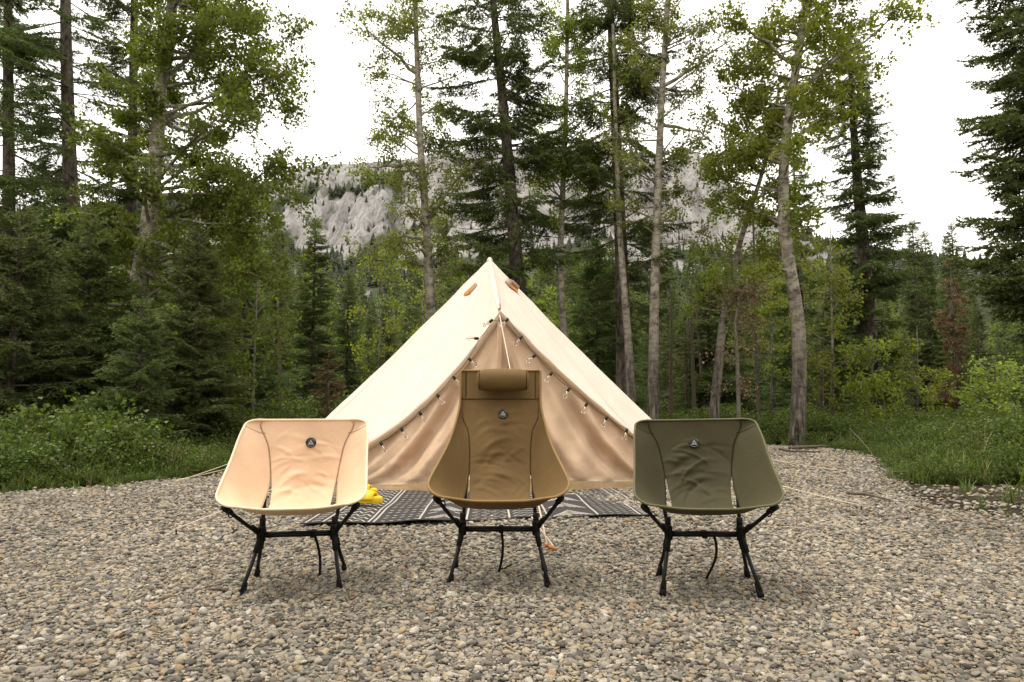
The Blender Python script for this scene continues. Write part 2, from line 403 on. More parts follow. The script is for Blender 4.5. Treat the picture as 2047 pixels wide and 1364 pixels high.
# stray stones off the pad edge, in the bare soil at the right
xs = rng.uniform(3.0, 5.2, 1300); ys = rng.uniform(3.6, 6.2, 1300)
a5 = np.stack([xs, ys, ground_z(xs, ys) + .008], -1); s5 = rng.uniform(.008, .026, 1300)
PP = np.concatenate([a1, a2, a3, a4, a5, a6]); SS = np.concatenate([s1, s2, s3, s4, s5, s6])
PR = np.stack([rng.normal(0, .28, len(PP)), rng.normal(0, .28, len(PP)), rng.uniform(0, 6.28, len(PP))], -1)
PI = rng.integers(0, 8, len(PP))
# the 300 that show largest
ux = PP[:, 0] / PP[:, 1]; vy = (CAM_H - PP[:, 2]) / PP[:, 1]
big = np.where((np.abs(ux) < .74) & (vy < .405), SS / PP[:, 1], 0)
top = np.argsort(-big)[:300]; rest = np.setdiff1d(np.arange(len(PP)), top)
for i in top:
    o = link('pebble', PEB[PI[i]], gravel, PP[i], PR[i], (SS[i],) * 3)
scatter('pebbles', PP[rest], PR[rest], np.repeat(SS[rest][:, None], 3, 1), PI[rest], PEB, gravel)

# ---- mountain
def fbm(x, y, o=5, g=.5, l=2.0):
    return mnoise.fractal(Vector((x, y, 0)), 1.0, l, o)
RIDGE = [(-900, 520), (-400, 470), (0, 425), (300, 395), (500, 378), (560, 352), (600, 326), (640, 314), (740, 311), (800, 303), (870, 288), (960, 278), (1060, 284), (1130, 280), (1200, 288), (1290, 290),
         (1325, 306), (1345, 304), (1362, 282), (1376, 276), (1390, 284), (1402, 308), (1425, 340), (1460, 400), (1520, 440), (1600, 470), (1750, 500), (2047, 560), (2700, 620)]
rk = np.array(RIDGE, float)
mxs = np.linspace(-820, 900, 420); YR = 800.0
mys = np.concatenate([np.linspace(110, 520, 70), np.linspace(526, 830, 130), np.linspace(840, 1300, 20)])
MV = np.zeros((len(mys), len(mxs), 3)); VEG = np.zeros((len(mys), len(mxs)))
for j, x in enumerate(mxs):
    u = 1023.5 + FPX * x / YR * .992
    vr = np.interp(u, rk[:, 0], rk[:, 1]) + 3.5 * nz(x * .09, 3) + 2.5 * nz(x * .3, 9)
    H = (800 - vr) / FPX * YR
    rib = nz(x * .035, 7.7)
    for i, y in enumerate(mys):
        yb = 560 + 45 * nz(x * .008, 2.2)
        if y < yb: t = (y - 110) / (yb - 110); h = H * .46 * (.25 * t + .75 * t * t)
        elif y < YR:
            t = (y - yb) / (YR - yb); h = H * (.46 + .54 * (1.35 * t - .35 * t * t))
        else: h = H * (1 - .6 * ((y - YR) / 500) ** 1.0)
        cl = np.clip((y - yb + 30) / 60, 0, 1) * np.clip((YR - y) / 70, .08, 1)
        g = 1 - abs(mnoise.noise(Vector((x * .06 + y * .008, y * .008, 1.5)))) * 2
        g2 = 1 - abs(mnoise.noise(Vector((x * .19 + y * .02, y * .03, 4.5)))) * 2
        g3 = mnoise.noise(Vector((x * .33, y * .1, h * .05)))
        dz = cl * (9 * g + 6.5 * g2 + 4 * g3) + 4 * fbm(x * .02, y * .02)
        MV[i, j] = (x + cl * 4 * g3, y, h + dz - cl * 10 - 2)
        hv = h / max(H, 1)
        up = (u - 560) / 900
        band = math.exp(-((hv - (.62 + .22 * np.clip(up * 3, -1, 1.0))) / .055) ** 2) * (1 if u < 830 else 0)
        n1 = mnoise.noise(Vector((x * .012, y * .02, 8.1))); n2 = mnoise.noise(Vector((x * .05, y * .03, 2.1)))
        vg = np.clip((.4 - hv) * 9 + n1 * 1.5, -1, 1) + band * 1.6 + n2 * 1.6 + n1 * .9 + .12
        if u < 575: vg += (575 - u) / 60
        if u > 1440: vg += (u - 1440) / 60
        if 1320 < u < 1420 and hv > .75: vg -= .8
        if hv > .985 and u < 1300: vg += .9
        VEG[i, j] = vg
def m_rock():
    def b(N, L):
        a = N('ShaderNodeAttribute'); a.attribute_name = 'veg'
        n = tex(N, L, .06, 8, .7, vscale=(1, .35, .3), dist=.6); n2 = tex(N, L, .34, 8, .8, vscale=(1, .4, .22), dist=.4)
        c = ramp(N, L, n, [(.34, (.1, .098, .095)), (.44, (.22, .212, .204)), (.53, (.31, .298, .287)), (.66, (.39, .375, .362))])
        c = mixc(N, L, .75, c, ramp(N, L, n2, [(.38, (.35, .35, .35)), (.47, (.88, .87, .86)), (.6, (1.12, 1.1, 1.08))]), 'MULTIPLY')
        ad = N('ShaderNodeMath'); ad.operation = 'ADD'; L(a.outputs['Fac'], ad.inputs[0])
        n3 = N('ShaderNodeMath'); n3.operation = 'MULTIPLY_ADD'; n3.inputs[1].default_value = 1.6; n3.inputs[2].default_value = -.8; L(n2, n3.inputs[0]); L(n3.outputs[0], ad.inputs[1])
        mr = N('ShaderNodeMapRange'); mr.inputs[1].default_value = .1; mr.inputs[2].default_value = .55; L(ad.outputs[0], mr.inputs[0])
        gr = ramp(N, L, n2, [(.3, (.035, .045, .024)), (.7, (.085, .095, .05))])
        return princ(N, L, mixc(N, L, mr.outputs[0], c, gr), .95, bump(N, L, n2, .8, 4.0), .1)
    return mat('limestone', b)
M['rock'] = m_rock()
mv, mf = MB().grid(MV).arrays()
mountain = tag(link('mountain', nmesh('mountain', mv, mf, M['rock'], True, {'veg': VEG.ravel()})), kind='structure')
# ---- low forested hill at the right
hx = np.linspace(60, 700, 90); hy = np.linspace(150, 520, 60)
HV = np.zeros((60, 90, 3))
for j, x in enumerate(hx):
    for i, y in enumerate(hy):
        u = 1023.5 + FPX * x / 330
        vr = np.interp(u, [1200, 1500, 1700, 1800, 1900, 2047, 2400, 3200], [690, 600, 520, 503, 525, 588, 610, 640])
        H = (800 - vr) / FPX * 330; t = (y - 150) / 180
        h = H * (1 - (1 - min(t, 1)) ** 2 * 1.0) if t < 1 else H * (1 - ((t - 1) * .5) ** 2)
        HV[i, j] = (x, y, h - 13 + 3 * fbm(x * .03, y * .03))
hv_, hf_ = MB().grid(HV).arrays()
hill = tag(link('hill', nmesh('hill', hv_, hf_, M['rock'], True, {'veg': np.ones(len(hv_)) * 2})), kind='structure')
# far conifers on the slopes
def far_conifer(seed):
    r = np.random.default_rng(seed); T = []
    for k in range(9):
        z = .08 + k * .1; rad = .17 * (1 - z) ** .8 + .015
        for a in np.arange(7) * .9 + r.uniform(0, 6):
            rr = rad * r.uniform(.6, 1.25); d = np.array([math.cos(a), math.sin(a), 0]); s = np.array([-d[1], d[0], 0]) * rr * .55
            T += [[0, 0, z + .14], d * rr + s + [0, 0, z - .02], d * rr - s + [0, 0, z - .05 * r.random()]]
    T = np.array(T); tint = np.repeat(r.random(len(T) // 3), 3)
    mb = MB().tris(T); tr = MB().tube([(0, 0, 0), (0, 0, .9)], [.014, .004], 4)
    V, F = mb.arrays(); return nmesh('far_conifer', V, F, M['needle_b'], False, {'tint': tint})
FC = [far_conifer(i) for i in range(4)]
pts = []; sz = []
flatM = MV.reshape(-1, 3); flatV = VEG.ravel()
for _ in range(90000):
    i = rng.integers(0, len(mys) - 22); j = rng.integers(0, len(mxs) - 1)
    pr = np.clip(VEG[i, j] * .8, 0.16 if mys[i] > 500 else 0, 1)
    cellw = (mys[i + 1] - mys[i]) / 6.0
    if rng.random() < pr * cellw * .62:
        f, g = rng.random(2)
        p = MV[i, j] * (1 - f) * (1 - g) + MV[i, j + 1] * f * (1 - g) + MV[i + 1, j] * (1 - f) * g + MV[i + 1, j + 1] * f * g
        if abs(p[0]) < p[1] * .95: pts.append(p - [0, 0, 1]); sz.append(rng.uniform(6, 13) if VEG[i, j] > .3 else rng.uniform(3.5, 8))
for _ in range(3500):
    i = rng.integers(0, 40); j = rng.integers(0, 88); f, g = rng.random(2)
    p = HV[i, j] * (1 - f) * (1 - g) + HV[i, j + 1] * f * (1 - g) + HV[i + 1, j] * (1 - f) * g + HV[i + 1, j + 1] * f * g
    if p[0] < p[1] * .95: pts.append(p - [0, 0, 1]); sz.append(rng.uniform(6, 12))
sz = np.array(sz); n = len(sz)
tag(scatter('slope_forest', np.array(pts), np.stack([np.zeros(n), np.zeros(n), rng.uniform(0, 6.28, n)], -1), np.stack([sz * rng.uniform(.9, 1.4, n), sz * 1.1, sz], -1), rng.integers(0, 4, n), FC),
    'far dark conifers scattered over the mountain and hill slopes', 'forest')
# ================================================================== TREES
def rand_perp(d, r):
    a = r.normal(size=d.shape); a -= d * (a * d).sum(-1, keepdims=True); return a / (np.linalg.norm(a, axis=-1, keepdims=True) + 1e-9)
def needles(r, pos, d, tl, tw):
    "one tuft triangle per row of pos, leaning off twig direction d"
    a = r.uniform(.45, 1.3, len(pos))[:, None]; pp = rand_perp(d, r); pp[:, 2] = pp[:, 2] * .7 + .1
    v = d * np.cos(a) + pp * np.sin(a); s = rand_perp(v, r) * tw * .5; l = (tl * r.uniform(.7, 1.25, len(pos)))[:, None]
    return np.stack([pos - s, pos + s, pos + v * l], 1)
def sbranch(seed, L, dens=1.0, droop=.28, tl=.055, tw=.019, step=.026):
    r = np.random.default_rng(seed); T = []; C = []; wood = MB()
    t = np.linspace(0, 1, 9); ax = np.stack([L * t * .97, .05 * L * np.sin(t * 3 + seed), -droop * L * t ** 1.15 + .45 * droop * L * t ** 3], -1)
    wood.tube(ax, np.linspace(.012 * L ** .6 + .003, .002, 9), 3, False)
    def twig(p, d, ln, hang, lvl, c0):
        n = max(3, int(ln / step * 3.2 * dens)); q = r.random(n) ** .8
        pos = p + d * (q * ln)[:, None]; pos[:, 2] -= hang * ln * q ** 2
        dd = np.repeat(d[None], n, 0) + np.stack([0 * q, 0 * q, -2 * hang * q], -1); dd /= np.linalg.norm(dd, axis=1)[:, None]
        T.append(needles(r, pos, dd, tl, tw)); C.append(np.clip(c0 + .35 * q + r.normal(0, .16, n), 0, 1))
        if lvl == 0 and ln > .16:
            for f in (.3, .5, .7):
                for s in (-1, 1):
                    a = s * r.uniform(.5, .9); d2 = np.array([d[0] * math.cos(a) - d[1] * math.sin(a), d[0] * math.sin(a) + d[1] * math.cos(a), d[2] - .1])
                    pp = p + d * f * ln; pp = pp - [0, 0, hang * ln * f * f]
                    twig(pp, d2, ln * (.75 - .5 * f) * r.uniform(.7, 1.1), hang, 1, c0)
    x = .14 * L + .03
    while x < L * .98:
        f = x / L; i = min(int(f * 8), 7); g = f * 8 - i; p = ax[i] * (1 - g) + ax[i + 1] * g
        td = ax[i + 1] - ax[i]; td /= np.linalg.norm(td)
        for s in (-1, 1):
            if r.random() > .9: continue
            a = s * r.uniform(.7, 1.15); d = np.array([td[0] * math.cos(a), math.sin(a), td[2] - r.uniform(-.05, .25)]); d /= np.linalg.norm(d)
            ln = (min(.38 * L, .5) * (1 - .8 * f) * min(1, f * 4 + .3) + .06) * r.uniform(.65, 1.1)
            twig(p, d, ln, r.uniform(.1, .4), 0, .15 + .25 * f)
        x += r.uniform(.06, .1) / min(dens, 1.3)
    n = int(L / step * 2.5 * dens); q = r.uniform(.2, 1, n); ii = np.minimum((q * 8).astype(int), 7)
    pos = ax[ii] + (ax[ii + 1] - ax[ii]) * (q * 8 - ii)[:, None]; dd = ax[ii + 1] - ax[ii]; dd /= np.linalg.norm(dd, axis=1)[:, None]
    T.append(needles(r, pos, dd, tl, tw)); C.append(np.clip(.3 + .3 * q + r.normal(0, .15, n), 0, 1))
    V, F = wood.arrays(); q4 = F[0]; wt = np.concatenate([q4[:, [0, 1, 2]], q4[:, [0, 2, 3]]])
    return np.concatenate(T), np.concatenate(C), V[wt]
LIB = {}
def lib(kind):
    if kind in LIB: return LIB[kind]
    prm = {'near': dict(dens=.74, tl=.058, tw=.0205), 'mid': dict(dens=.62, tl=.07, tw=.025), 'far': dict(dens=.26, tl=.12, tw=.05, step=.035), 'open': dict(dens=.8, droop=.38, tl=.055, tw=.018)}[kind]
    LIB[kind] = [(L, [sbranch(100 * k + int(L * 10), L, **prm) for k in range(n)]) for L, n in ((.3, 2), (.6, 3), (1.0, 3), (1.5, 3), (2.1, 3))]
    return LIB[kind]
def spruce(seed, h, rmax, path=None, r0=.12, z0=.3, kind='mid', whorl=.3, nb=5, prof=.75, skip=.1, pitch=(.05, .35), cut=99, dead=0, bias=None, lowtaper=.25):
    "returns trunk mesh arrays, needle tris, tints, wood tris. path: local points of the trunk"
    r = np.random.default_rng(seed); lb = lib(kind)
    path = np.array(path if path is not None else [(0, 0, 0), (0, 0, h)], float)
    zz = np.linspace(0, h, 26); px = np.interp(zz, path[:, 2], path[:, 0]); py = np.interp(zz, path[:, 2], path[:, 1])
    px = np.convolve(np.pad(px, 2, 'edge'), np.ones(5) / 5, 'valid'); py = np.convolve(np.pad(py, 2, 'edge'), np.ones(5) / 5, 'valid')
    rad = r0 * (1 - zz / h) ** .85 + .008; rad[0] *= 1.35; rad[1] *= 1.05
    tr = MB().tube(np.stack([px, py, zz], -1), rad, 10, False)
    T, C, W = [], [], []
    z = z0
    while z < h - .08:
        f = z / h
        n = nb if z < cut else max(3, nb - 2)
        for k in range(n):
            if r.random() < skip: continue
            az = r.uniform(0, 6.283); ln = rmax * (1 - f) ** prof * min(1, lowtaper + (z - z0) / (h * .12 + .3)) * r.uniform(.55, 1.12) + .14
            if bias: ln *= 1 + bias[0] * math.cos(az - bias[1])
            zz_ = z + r.uniform(-.1, .1)
            pit = pitch[0] + (pitch[1] - pitch[0]) * f + r.normal(0, .09) + (.5 if f > .93 else 0)
            i = int(np.argmin([abs(L - ln) for L, _ in lb])); L, vs = lb[i]; t, c, wd = vs[r.integers(0, len(vs))]
            s = ln / L; ca, sa, cp, sp = math.cos(az), math.sin(az), math.cos(pit), math.sin(pit)
            Mx = np.array([[ca, -sa, 0], [sa, ca, 0], [0, 0, 1]]) @ np.array([[cp, 0, -sp], [0, 1, 0], [sp, 0, cp]])
            b = np.array([np.interp(zz_, zz, px), np.interp(zz_, zz, py), zz_])
            if r.random() < dead * (1 - f) * 2 and z < h * .5:
                W.append(wd * s @ Mx.T + b); continue
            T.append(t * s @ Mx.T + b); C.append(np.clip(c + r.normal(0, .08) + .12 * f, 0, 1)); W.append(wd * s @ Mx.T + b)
        z += whorl * r.uniform(.75, 1.3) * (1 if z < cut else 1.6) * (.5 if f > .75 else 1)
    return tr, np.concatenate(T), np.concatenate(C), np.concatenate(W)
def spruce_meshes(name, nmat='needle', **k):
    tr, T, C, W = spruce(**k)
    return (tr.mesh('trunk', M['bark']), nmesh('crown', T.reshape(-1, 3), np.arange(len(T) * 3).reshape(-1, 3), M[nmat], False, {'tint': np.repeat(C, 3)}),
            nmesh('branches', W.reshape(-1, 3), np.arange(len(W) * 3).reshape(-1, 3), M['bark'], False))
def put_tree(name, meshes, loc, label, cat='tree', group=None, rz=0, scale=1, tilt=(0, 0), parts=('trunk', 'crown', 'branches')):
    t = thing(name, label, cat, loc, rz, group); t.rotation_euler = (tilt[0], tilt[1], rz)
    t.scale = scale if hasattr(scale, '__len__') else (scale,) * 3
    for p, m in zip(parts, meshes):
        o = link(p, m, t)
        if p != 'trunk': o['kind'] = 'stuff'
    return t
def base_at(u, Y, dz=0.0):
    p = P(u, 800, Y); return Vector((p.x, Y, float(ground_z(p.x, Y)) - .03 + dz))
def px_path(pts, Y, base, h):
    "photo pixels of a trunk at depth Y -> local path, extended straight to height h"
    q = [P(u, v, Y) - base for u, v in pts]; q = [(0, 0, 0)] + [tuple(p) for p in q if p.z > .05]
    a = np.array(q); a = a[np.argsort(a[:, 2])]
    if a[-1, 2] < h:
        k = (h - a[-1, 2]) / max(a[-1, 2] - a[-2, 2], .1); e = a[-1] + (a[-1] - a[-2]) * k * .5; e[2] = h; a = np.vstack([a, e])
    return a

# ---- tall spruces of the front row
def tall(name, label, u0, Y, pts, h, rmax, r0, seed, **k):
    b = base_at(u0, Y); nm = k.pop('nmat', 'needle'); gr = k.pop('group', 'tall spruces behind the tent')
    vis = CAM_H + .64 * Y
    ms = spruce_meshes(name, nm, seed=seed, h=h, rmax=rmax, path=px_path(pts, Y, b, h), r0=r0, cut=vis, **k)
    return put_tree(name, ms, b, label, group=gr)
tall('spruce_tree', 'tall dark spruce with a bare gappy trunk at the far left, behind young spruces', 142, 12.0, [(145, 500), (135, 200), (129, 0)], 15, 1.75, .15, 11, kind='open', whorl=.36, nb=5, skip=.2, z0=2.4, prof=.5, dead=.12, pitch=(.1, .25))
tall('spruce_tree', 'slender dark spruce just left of the leaning pale trunk', 255, 14.0, [(262, 450), (266, 200), (268, 0)], 16, 1.5, .13, 12, kind='open', whorl=.38, nb=5, skip=.22, z0=2.2, prof=.5, dead=.2, pitch=(.1, .25))
tall('spruce_tree', 'dark spruce rising right behind the tip of the tent', 1042, 12.8, [(1036, 560), (1022, 400), (1006, 200), (984, 0)], 12.0, 2.05, .165, 13, kind='near', whorl=.33, nb=6, skip=.2, z0=2.5, prof=.55, dead=.06, pitch=(.12, .35))
tall('spruce_tree', 'tall spruce with long drooping lower boughs, right of the tent tip', 1247, 13.4, [(1245, 600), (1240, 450), (1231, 250), (1219, 0)], 13.5, 2.05, .155, 14, kind='open', whorl=.34, nb=6, skip=.2, z0=2.0, prof=.55, dead=.1, pitch=(.1, .3))
tall('spruce_tree', 'pointed spruce with leaning brown trunk beside the bright gap of sky', 1752, 14.5, [(1745, 800), (1736, 640), (1725, 480), (1711, 330), (1700, 150), (1697, 90)], 9.0, 1.4, .2, 15, kind='near', whorl=.25, nb=7, skip=.06, z0=.9, prof=.62, pitch=(-.05, .3))
tall('spruce_tree', 'large full spruce cut by the right edge of the frame', 2140, 8.6, [(2125, 500), (2105, 200), (2090, 0)], 11, 1.12, .19, 16, kind='near', whorl=.2, nb=8, skip=.1, z0=1.2, prof=.35, pitch=(.12, .35))
tall('spruce_tree', 'spruce standing half hidden behind the tall winding poplar trunk', 1600, 17.5, [(1600, 600), (1590, 400)], 7.2, 1.5, .13, 17, kind='mid', whorl=.3, nb=5, skip=.1, z0=.8, prof=.6)
tall('spruce_tree', 'narrow dark spruce peeping in at the upper left corner', 20, 13.2, [(18, 400), (15, 0)], 15, 1.6, .14, 18, kind='open', whorl=.4, nb=5, skip=.2, z0=1.5, prof=.5, dead=.1)

# ---- young bushy spruces, left
YS = [spruce_meshes('young', seed=31 + i, h=(4.4, 3.6, 5.2)[i], rmax=(1.65, 1.4, 1.7)[i], r0=.06, z0=.12, kind='near', whorl=.18, nb=7, prof=.75, skip=.06, pitch=(.02, .45), lowtaper=.7) for i in range(3)]
for (u, Y, k, s, rz, lab) in [(165, 9.6, 0, .76, .3, 'bushy young spruce in front of the bare spruce trunk at left'),
                          (385, 9.2, 2, .6, 1.9, 'young spruce with light tip in front of the leaning pale trunk'),
                          (20, 8.6, 1, .88, 2.7, 'broad young spruce at the left edge of the frame'),
                          (275, 8.4, 1, .56, 4.1, 'low young spruce nearest to the green bank at left'),
                          (85, 10.8, 2, .8, 5.2, 'taller young spruce deep in the left thicket'),
                          (480, 12.5, 1, .85, .9, 'small young spruce in the shade right of the leaning pale trunk'),
                          (1420, 18, 0, 1.0, 2.0, 'young spruce in the shade behind the olive chair'),
                          (1195, 15.5, 2, .85, 3.3, 'young spruce low in the shade right of the tent slope')]:
    put_tree('young_spruce', YS[k], base_at(u, Y), lab, rz=rz, scale=s, group='young spruces')
# ---- slim spruces farther back
SS_ = [spruce_meshes('slim', seed=41 + i, h=9, rmax=(1.35, 1.1)[i], r0=.1, z0=.3, kind='mid', whorl=.24, nb=7, prof=.66, skip=.04, pitch=(.05, .3), lowtaper=.6) for i in range(2)]
for (u, v, Y, k, wd, lab) in [(622, 437, 18, 0, .95, 'dense pointed spruce standing alone left of the tent'), (692, 545, 19, 1, .9, 'smaller spruce at the right shoulder of the dense pointed spruce'),
                          (1842, 440, 27, 1, .8, 'leftmost thin far spruce against the white sky at right'), (1866, 462, 28, 1, .8, 'second thin far spruce from the left against the sky at right'),
                          (1922, 447, 26, 1, .85, 'tallest far spruce against the white sky at right'), (1908, 470, 29, 0, .55, 'thin far spruce tucked behind the tallest far one at right'),
                          (770, 600, 21, 1, 1.0, 'grey-green far spruce left of the tent slope'), (548, 560, 20, 0, .9, 'spruce in shade between the leafy poplar and the lone pointed spruce'),
                          (1668, 560, 22, 0, .9, 'far spruce between the winding poplar and the leaning brown trunk'), (1785, 640, 20, 0, .8, 'mid-height spruce right of the leaning brown trunk')]:
    b = base_at(u, Y); h = P(u, v, Y).z - b.z; s = h / 9
    put_tree('spruce_tree', SS_[k], b, lab, rz=u * .37, scale=(s * wd * 1.25, s * wd * 1.25, s), group='slim spruces farther back')
# ---- dead brown spruces
DS = spruce_meshes('dead', 'needle_dead', seed=51, h=2.6, rmax=.95, r0=.045, z0=.25, kind='mid', whorl=.24, nb=6, prof=.8, skip=.2, pitch=(-.1, .2))
put_tree('dead_spruce', DS, base_at(655, 11.8), 'small dead spruce with rusty brown needles beside the tent', scale=.62, group='dead spruces')
put_tree('dead_spruce', DS, base_at(1915, 21), 'browned spruce in the undergrowth at the right', scale=(1.0, 1.0, 1.9), rz=2, group='dead spruces')

# ---- broadleaf trees
def leaf_quads(r, pos, size, hang=.5):
    n = len(pos); nrm = r.normal(size=(n, 3)); nrm[:, 2] += .4; nrm /= np.linalg.norm(nrm, axis=1)[:, None]
    d = rand_perp(nrm, r); d[:, 2] -= hang; d -= nrm * (d * nrm).sum(1, keepdims=True); d /= np.linalg.norm(d, axis=1)[:, None] + 1e-9
    s = np.cross(nrm, d); l = (size * r.uniform(.5, 1.3, n))[:, None]
    fold = nrm * l * .12
    a = pos; b = pos + d * l * .42 + s * l * .42 + fold; c = pos + d * l * 1.05; e = pos + d * l * .42 - s * l * .42 + fold
    return np.stack([a, b, c, e], 1)
def limb_path(r, p, az, ln, up, n=7):
    t = np.linspace(0, 1, n); d = np.array([math.cos(az), math.sin(az), 0])
    k = np.outer(t * ln * math.cos(up), d) + np.outer(t * ln * math.sin(up) + .18 * ln * (t ** 2) * r.uniform(-.6, 1), [0, 0, 1])
    wob = r.normal(0, .03 * ln, (n, 3)); wob[0] = 0
    return p + k + np.cumsum(wob, 0) * .6
def broadleaf(seed, h, path, r0, r1, limbs, z0, nlimb, lmax, leafsize=.055, nleaf=26, vis=99, up=(.2, .7), explicit=(), bias=None, nsec=8, spread=.1, lprof=None):
    r = np.random.default_rng(seed); path = np.array(path, float)
    n = max(14, len(path) * 5); zz = np.linspace(0, h, n); px = np.interp(zz, path[:, 2], path[:, 0]); py = np.interp(zz, path[:, 2], path[:, 1])
    for _ in range(2):
        px[1:-1] = (px[:-2] + px[1:-1] * 2 + px[2:]) / 4; py[1:-1] = (py[:-2] + py[1:-1] * 2 + py[2:]) / 4
    rad = r1 + (r0 - r1) * (1 - zz / h) ** 1.5; rad[0] *= 1.4; rad[1] *= 1.1
    rad *= 1 + .05 * np.array([nz(z * 2.1, seed) for z in zz])
    trunk = MB().tube(np.stack([px, py, zz], -1), rad, 12, False)
    wood = MB(); LP = []
    allp = []
    for _ in range(nlimb):
        z = z0 + (h - .3 - z0) * r.random() ** .9; f = (z - z0) / (h - z0)
        az = r.uniform(0, 6.283); ln = lmax * (lprof(f) if lprof else (1 - f * .65) * min(1, .6 + f * 2)) * r.uniform(.5, 1.15)
        if bias: ln *= max(.25, 1 + bias[0] * math.cos(az - bias[1]))
        ln *= 1 - .45 * max(0, -math.sin(az))          # fewer long limbs over the clearing
        b = np.array([np.interp(z, zz, px), np.interp(z, zz, py), z])
        allp.append((limb_path(r, b, az, ln, r.uniform(*up)), ln, np.interp(z, zz, rad) * .33))
    for e in explicit:
        e = np.array(e, float); L_ = np.linalg.norm(np.diff(e, axis=0), axis=1).sum()
        t = np.linspace(0, 1, 8); tt = np.linspace(0, 1, len(e)); pp = np.stack([np.interp(t, tt, e[:, k]) for k in range(3)], -1); pp[1:] += r.normal(0, .03, (7, 3))
        allp.append((pp, L_, .04))
    for pp, ln, rr in allp:
        wood.tube(pp, np.linspace(min(max(rr, .008), .05), .004, len(pp)), 5, False)
        hid = pp[-1][2] > vis + .6
        ns = max(3, int(nsec * ln / 1.2 * (.35 if hid else 1)))
        for _ in range(ns):
            f = r.uniform(.34, 1.0); i = min(int(f * (len(pp) - 1)), len(pp) - 2); g = f * (len(pp) - 1) - i; b = pp[i] * (1 - g) + pp[i + 1] * g
            d = pp[-1] - pp[0]; d = d / np.linalg.norm(d) * .7 + r.normal(0, .6, 3) + [0, 0, .1]; d /= np.linalg.norm(d)
            l2 = r.uniform(.25, .62) * min(1, .5 + ln * .3); q = np.linspace(0, 1, 4)
            sp = b + np.outer(q * l2, d) - np.outer(q ** 2 * l2 * .15, [0, 0, 1]); wood.tube(sp, np.linspace(.006, .0025, 4), 3, False)
            k = max(3, int(nleaf * r.uniform(.6, 1.3) * (.5 if hid else 1))); q = r.uniform(.05, 1.1, k) ** .7
            LP.append(b + np.outer(q * l2, d) - np.outer(q ** 2 * l2 * .15, [0, 0, 1]) + r.normal(0, spread * .6, (k, 3)))
    LP = np.concatenate(LP); Q = leaf_quads(r, LP, leafsize); C = np.clip(r.beta(2.2, 2.6, len(LP)), 0, 1)
    return trunk, wood, Q, C
def leafy(name, label, u0, Y, pts, h, r0, r1, leaf='leaf', group='pale-barked poplars around the tent', cat='tree', seed=0, barkm='aspen', ex=(), **k):
    b = base_at(u0, Y); ex = [[tuple(P(u, v, y) - b) for u, v, y in e] for e in ex]
    tr, wd, Q, C = broadleaf(seed, h, px_path(pts, Y, b, h), r0, r1, None, explicit=ex, vis=CAM_H + .62 * Y, **k)
    n = len(Q)
    ms = (tr.mesh('trunk', M[barkm]), nmesh('crown', Q.reshape(-1, 3), np.arange(n * 4).reshape(-1, 4), M[leaf], False, {'tint': np.repeat(C, 4)}), wd.mesh('branches', M[barkm]))
    return put_tree(name, ms, b, label, cat, group)
leafy('poplar_tree', 'large leafy poplar with pale trunk leaning right at the left', 250, 10.6, [(268, 610), (294, 480), (312, 310), (322, 150), (347, 0)], 10.5, .175, .06, 'leaf_d', seed=61, z0=1.9, nlimb=98, lmax=2.0, nleaf=90, leafsize=.055, bias=(.45, -.1), nsec=10, up=(-.05, .6),
      ex=[[(318, 312, 10.6), (430, 265, 10.4), (470, 195, 10.2), (560, 150, 10.1)], [(322, 160, 10.6), (400, 85, 10.4), (480, 30, 10.3)], [(305, 392, 10.6), (450, 378, 10.2), (600, 320, 10.0)], [(300, 440, 10.6), (390, 440, 10.2), (520, 470, 10)], [(290, 480, 10.6), (420, 520, 10.2), (560, 560, 10)], [(280, 540, 10.6), (400, 600, 10.3), (520, 660, 10.2)],
          [(318, 250, 10.6), (440, 200, 10.9), (590, 220, 11)], [(310, 330, 10.6), (460, 330, 10.9), (590, 400, 11)], [(330, 120, 10.6), (460, 120, 10.8), (570, 80, 11)], [(316, 330, 10.6), (220, 300, 10.4), (170, 260, 10.3)]])
leafy('poplar_tree', 'slim pale poplar left of the tent tip against open sky', 872, 12.6, [(862, 640), (852, 440), (840, 300), (833, 100), (830, 0)], 11, .115, .035, 'leaf_y', seed=62, z0=2.6, nlimb=76, lmax=1.5, nleaf=76, leafsize=.047, nsec=8, up=(-.1, .75),
      ex=[[(850, 440, 12.6), (900, 380, 12.4), (960, 310, 12.2)], [(842, 330, 12.6), (760, 330, 12.4), (720, 345, 12.3)], [(850, 480, 12.6), (800, 470, 12.4), (720, 500, 12.2)], [(838, 150, 12.6), (770, 90, 12.4), (700, 30, 12.2)]])
leafy('poplar_tree', 'thin crooked poplar trunk just right of the tent tip', 1135, 13.2, [(1132, 700), (1118, 560), (1124, 400), (1131, 250), (1135, 0)], 11, .088, .03, 'leaf', seed=63, z0=3.0, nlimb=66, lmax=1.35, nleaf=70, leafsize=.048, nsec=7)
leafy('poplar_tree', 'thin grey poplar trunk leaning against the drooping spruce', 1264, 12.6, [(1262, 790), (1256, 680), (1246, 560), (1238, 450), (1232, 300)], 8, .095, .03, 'leaf', seed=64, z0=4.2, nlimb=18, lmax=.9, nleaf=18, leafsize=.06, nsec=6)
leafy('poplar_tree', 'straight grey poplar trunk ending behind the right tent slope', 1303, 12.2, [(1305, 800), (1308, 600), (1316, 350), (1325, 150), (1336, 0)], 11.5, .105, .04, 'leaf_y', seed=65, z0=3.6, nlimb=76, lmax=1.8, nleaf=72, leafsize=.047, nsec=6, ex=[[(1330, 170, 12.2), (1400, 125, 12), (1480, 65, 11.8)], [(1322, 250, 12.2), (1390, 260, 12), (1440, 300, 11.9)]], up=(0, .8))
